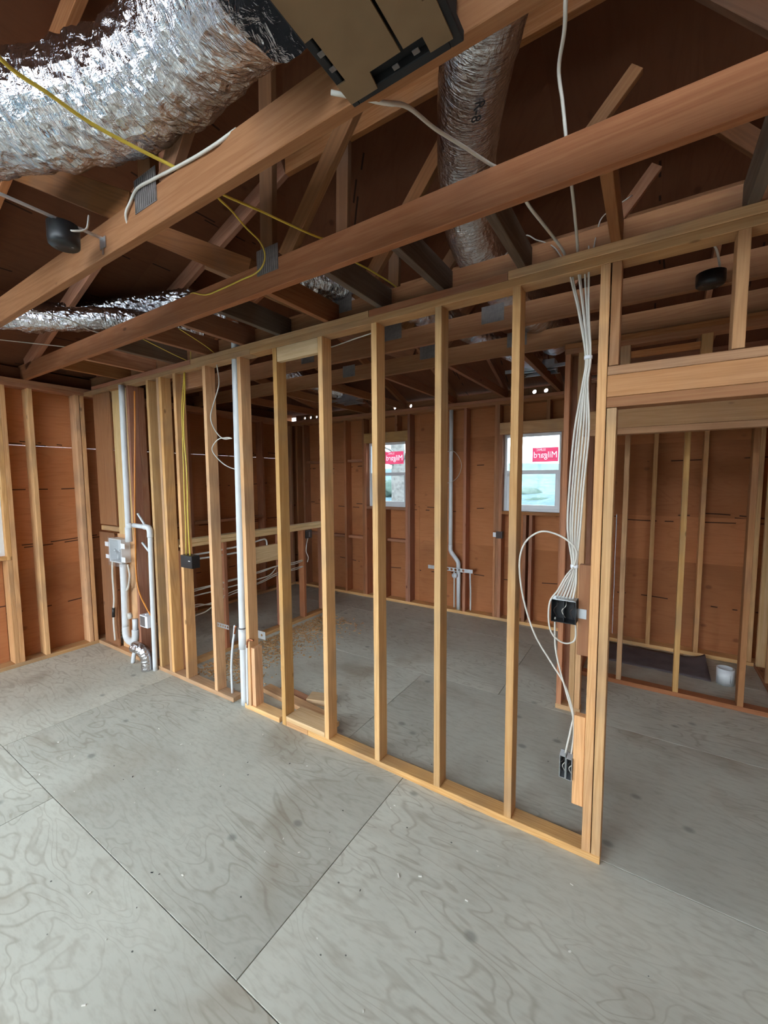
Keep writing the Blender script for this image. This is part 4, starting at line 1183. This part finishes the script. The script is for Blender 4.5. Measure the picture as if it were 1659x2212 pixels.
# white cables by stud and vent pipe
cable([(-2.735, 0.04, 2.70), (-2.728, 0.040, 2.66), (-2.700, 0.030, 2.526), (-2.772, 0.030, 2.393), (-2.805, 0.020, 2.288), (-2.770, 0.020, 2.195), (-2.643, 0.0, 2.108), (-2.53, 0.0, 2.10)], 'white cable bowing down to the vent pipe from the partition top plate', r=0.0045)
cable([(-2.54, 0.001, 2.104), (-2.60, 0.0, 2.110), (-2.701, 0.000, 2.099), (-2.775, 0.000, 2.032), (-2.710, 0.000, 1.957), (-2.60, 0.0, 1.895), (-2.50, 0.03, 1.86)], 'white cable looping left of the vent pipe and back', r=0.004)
cable([(-2.05, 0.5, 2.81), (-1.75, 0.25, 2.70), (-1.45, 0.12, 2.665), (-1.25, 0.10, 2.67)], 'white cable stretched just under the partition top plate', r=0.004)
# water lines and stub-outs in the partition
for k, (pts, lab) in enumerate((([(-2.640, 0.05, 0.62), (-2.655, 0.05, 0.53), (-2.673, 0.050, 0.463), (-2.702, 0.050, 0.261), (-2.703, 0.050, 0.036)], 'white water line left of the vent pipe near the floor'),
                                ([(-2.434, 0.055, 0.52), (-2.438, 0.055, 0.479), (-2.442, 0.055, 0.283), (-2.448, 0.055, 0.036)], 'white water line right of the vent pipe near the floor'))):
    w = empty('water_line', pts[-1], lab, 'pipe')
    tube('pipe', [(p[0], p[1] - (0.055 if k else 0.0), p[2]) for p in pts], 0.0095, 'pvc_white', w, 10)
    tube('copper_stub', [(pts[0][0], pts[0][1] - (0.055 if k else 0.0), pts[0][2] - 0.02), (pts[0][0] + 0.015, pts[0][1] - 0.055, pts[0][2] + 0.04), (pts[0][0] + 0.08, pts[0][1] - 0.06, pts[0][2] + 0.055)] if k else [(-2.648, 0.05, 0.55), (-2.634, 0.05, 0.60), (-2.60, 0.03, 0.625)], 0.009, 'copper', w, 10, 4)
def perforated(name, label, x0, n, w, h, org, hr, ends=0.0, group=None):
    bm = bmesh.new()
    cells = ([(ends, 0)] if ends else []) + [(w, hr)] * n + ([(ends, 0)] if ends else [])
    disc_hole_plate(bm, cells, 0, 0, h, 0.0015, org, (1, 0, 0), (0, 0, 1), (0, 1, 0))
    return tag(obj(name, bm, 'steel'), label, 'bracket', group)
perforated('stub_out_bracket', 'perforated steel strap beside the vent pipe', 0, 5, 0.030, 0.036, (-2.826, 0.02, 0.585), 0.009)
perforated('stub_out_bracket', 'small steel plate behind the copper stub right of the vent pipe', 0, 1, 0.05, 0.06, (-2.34, 0.03, 0.585), 0.010, 0.015)
perforated('stub_out_bracket', 'long perforated steel strap across the far wall studs', 0, 8, 0.055, 0.048, (-2.393, YF - 0.004, 0.560), 0.017, 0.10)

# far wall plumbing
fp = empty('drain_pipe', (-1.98, 3.05, 0), 'white offset vent pipe on the far wall between the windows', 'pipe')
tube('pipe', [(-2.084, 3.065, 2.68), (-2.084, 3.065, 1.8), (-2.084, 3.065, 0.87)], 0.027, 'pvc_white', fp, 16, 4)
tube('offset_bend', [(-2.084, 3.065, 0.90), (-2.084, 3.065, 0.84), (-2.06, 3.065, 0.79), (-2.0, 3.065, 0.72), (-1.972, 3.065, 0.67), (-1.968, 3.065, 0.60)], 0.029, 'pvc_white', fp, 16, 6)
tube('pipe', [(-1.966, 3.065, 0.62), (-1.962, 3.065, 0.04)], 0.027, 'pvc_white', fp, 16, 2)
tube('cleanout_cap', [(-2.0, 3.04, 0.505), (-2.0, 3.005, 0.505)], 0.036, 'pvc_white', fp, 16, 2)
for (x, xb, lab) in ((-2.02, -2.02, 'thin tan water line left of the far wall drain'), (-1.80, -1.79, 'thin white water line right of the far wall drain')):
    tag(tube('water_line', [(x, 3.05, 0.56), (xb, 3.05, 0.3), (xb, 3.05, 0.06)], 0.010, 'cable_white' if x < -1.9 else 'pvc_white', None, 10, 4), lab, 'pipe')
cable([(-2.25, 3.05, 2.09), (-2.05, 3.03, 2.15), (-1.93, 3.03, 2.0), (-1.95, 3.03, 1.85), (-2.05, 3.04, 1.75), (-2.2, 3.05, 1.72)], 'faint tan cable loop around the far wall vent pipe', 'cable_white', 0.0035)

# ------------------------------------------------------------------ lines running through the half wall
HXC = -3.535
cable([(HXC, 0.19, 1.06), (HXC, 0.295, 1.072), (HXC, 0.460, 1.073), (HXC, 0.620, 1.078), (HXC, 0.850, 1.084), (HXC, 1.10, 1.112), (HXC, 1.16, 1.114), (HXC, 1.185, 1.09), (HXC, 1.19, 1.042)], 'upper white water line bending down inside the half wall', 'pvc_white', 0.0095, name='water_line')
cable([(HXC, 0.19, 1.03), (HXC, 0.347, 1.027), (HXC, 0.457, 1.022), (HXC, 0.759, 1.018), (HXC, 1.02, 1.017)], 'lower white water line inside the half wall', 'pvc_white', 0.0095, name='water_line')
cable([(HXC, 0.19, 0.735), (HXC, 0.284, 0.737), (HXC, 0.455, 0.735), (HXC, 0.661, 0.743), (HXC, 0.806, 0.743), (HXC, 1.063, 0.759), (HXC, 1.332, 0.774), (HXC, 1.595, 0.767), (HXC, 1.757, 0.774)], 'topmost white cable strung through the half wall studs', r=0.006)
cable([(HXC + .01, 0.19, 0.715), (HXC + .01, 0.284, 0.722), (HXC + .01, 0.455, 0.728), (HXC + .01, 0.7, 0.735), (HXC + .01, 1.063, 0.748), (HXC + .01, 1.332, 0.772), (HXC + .01, 1.6, 0.748), (HXC + .01, 1.757, 0.765)], 'white cable just under the topmost one in the half wall', r=0.0055)
cable([(HXC, 0.19, 0.67), (HXC, 0.281, 0.673), (HXC, 0.468, 0.670), (HXC, 0.658, 0.670), (HXC, 1.060, 0.675), (HXC, 1.222, 0.689), (HXC, 1.317, 0.754)], 'white cable swinging up to the half wall block', r=0.007)
cable([(HXC, 0.19, 0.56), (HXC, 0.286, 0.562), (HXC, 0.463, 0.557), (HXC, 0.654, 0.582), (HXC, 1.058, 0.622), (HXC, 1.350, 0.670), (HXC, 1.593, 0.691), (HXC, 1.771, 0.694)], 'lower white cable rising to the end of the half wall', r=0.006)
cable([(HXC + .01, 0.19, 0.575), (HXC + .01, 0.3, 0.585), (HXC + .01, 0.463, 0.545), (HXC + .01, 0.654, 0.61), (HXC + .01, 1.058, 0.640), (HXC + .01, 1.350, 0.695), (HXC + .01, 1.593, 0.675), (HXC + .01, 1.771, 0.69)], 'white cable twisting around the lower half wall cable', r=0.005)
cable([(HXC, 0.19, 0.46), (HXC, 0.292, 0.477), (HXC, 0.382, 0.484), (HXC, 0.461, 0.515)], 'lowest short white cable at the near end of the half wall', r=0.006)
cable([(-3.50, 1.83, 1.045), (-3.495, 1.80, 0.98), (-3.497, 1.79, 0.88), (-3.49, 1.82, 0.80), (-3.50, 1.81, 0.74)], 'tan cable dropping from the half wall box', r=0.005)

# ------------------------------------------------------------------ things on the floor
def scrap(p0, p1, z0, w, t, label, mat):
    o = member('lumber_offcut', (p0[0], p0[1], z0 + t / 2), (p1[0], p1[1], z0 + t / 2), w, t, (0, 0, 1), mat)
    tag(o, label, 'lumber', 'offcuts behind the partition')
scrap((-2.56, 0.28), (-1.84, 0.21), 0.001, 0.089, S, 'longest lumber offcut lying behind the partition plate', 'fir')
scrap((-2.44, 0.36), (-2.12, 0.33), 0.001, 0.06, 0.03, 'short reddish offcut behind the long one', 'fir_red')
scrap((-2.13, 0.35), (-1.92, 0.42), 0.001, 0.12, 0.045, 'pale thick block of lumber behind the partition studs', 'fir_pale')
rl = empty('pipe_coupling', (0.745, 2.47, 0), 'white plastic pipe ring standing on the closet floor', 'pipe fitting')
bm = bmesh.new()
prof = [(0.062, 0.0), (0.064, 0.14), (0.056, 0.14), (0.054, 0.004)]
seg = 32
rings = [[bm.verts.new((0.745 + r * math.cos(2 * math.pi * k / seg), 2.47 + r * math.sin(2 * math.pi * k / seg), z + 0.001)) for k in range(seg)] for r, z in prof]
for i in range(4):
    A, B = rings[i], rings[(i + 1) % 4]
    for k in range(seg): bm.faces.new((A[k], A[(k + 1) % seg], B[(k + 1) % seg], B[k]))
obj('ring', bm, 'pvc_white', rl, True)
board('printed_mark', 0.772, 0.774, 2.4135, 2.4145, 0.03, 0.10, 'ink', rl, 0)
bm = bmesh.new()
NX, NY = 24, 10
gr = [[bm.verts.new((-0.28 + 0.93 * i / NX, 2.46 + 0.52 * j / NY - 0.02 * i / NX, 0.003 + 0.018 * max(0, noise.noise(Vector((i * 0.35, j * 0.4, 5)))) + (0.05 * ((i - 20) / 4) ** 2 * (j / NY) if i > 20 else 0))) for j in range(NY + 1)] for i in range(NX + 1)]
for i in range(NX):
    for j in range(NY): bm.faces.new((gr[i][j], gr[i + 1][j], gr[i + 1][j + 1], gr[i][j + 1]))
o = obj('felt_sheet', bm, 'felt', None, True)
tag(o, 'dark building paper sheet lying on the floor along the far wall', 'paper sheet')
md = o.modifiers.new('thickness', 'SOLIDIFY'); md.thickness = 0.002; md.offset = 1
# sawdust heaps along the half wall foot and wood chips on the floor
random.seed(5)
def crumbs(name, n, area, size, mat, label, cat, flat=0.5):
    bm = bmesh.new()
    for _ in range(n):
        x, y = area()
        s = random.uniform(*size)
        M = Matrix.Translation((x, y, s * flat * 0.5 + 0.0005)) @ Matrix.Rotation(random.uniform(0, 6.3), 4, 'Z') @ Matrix.Diagonal((s * random.uniform(1, 2.2), s * 0.6, s * flat, 1))
        bmesh.ops.create_cube(bm, size=1.0, matrix=M)
    return tag(obj(name, bm, mat, loc=(0, 0, 0)), label, cat, kind='stuff')
def near_half():
    y = random.uniform(0.2, 2.0)
    return (-3.44 + min(abs(random.gauss(0, 0.28)), 0.8), max(0.14, y + random.gauss(0, 0.05)))
crumbs('sawdust', 2600, near_half, (0.005, 0.016), 'sawdust', 'sawdust and shavings scattered along the half wall foot', 'sawdust')
crumbs('wood_chips', 60, lambda: (random.uniform(-3.6, 1.0), random.uniform(-1.6, -0.08)), (0.003, 0.009), 'chip_white', 'small pale wood chips scattered over the floor', 'wood chips', 0.35)
crumbs('dark_debris', 32, lambda: (random.uniform(-3.6, 1.2), random.uniform(-1.6, -0.08)), (0.003, 0.007), 'ink', 'small dark crumbs scattered over the floor', 'debris', 0.25)
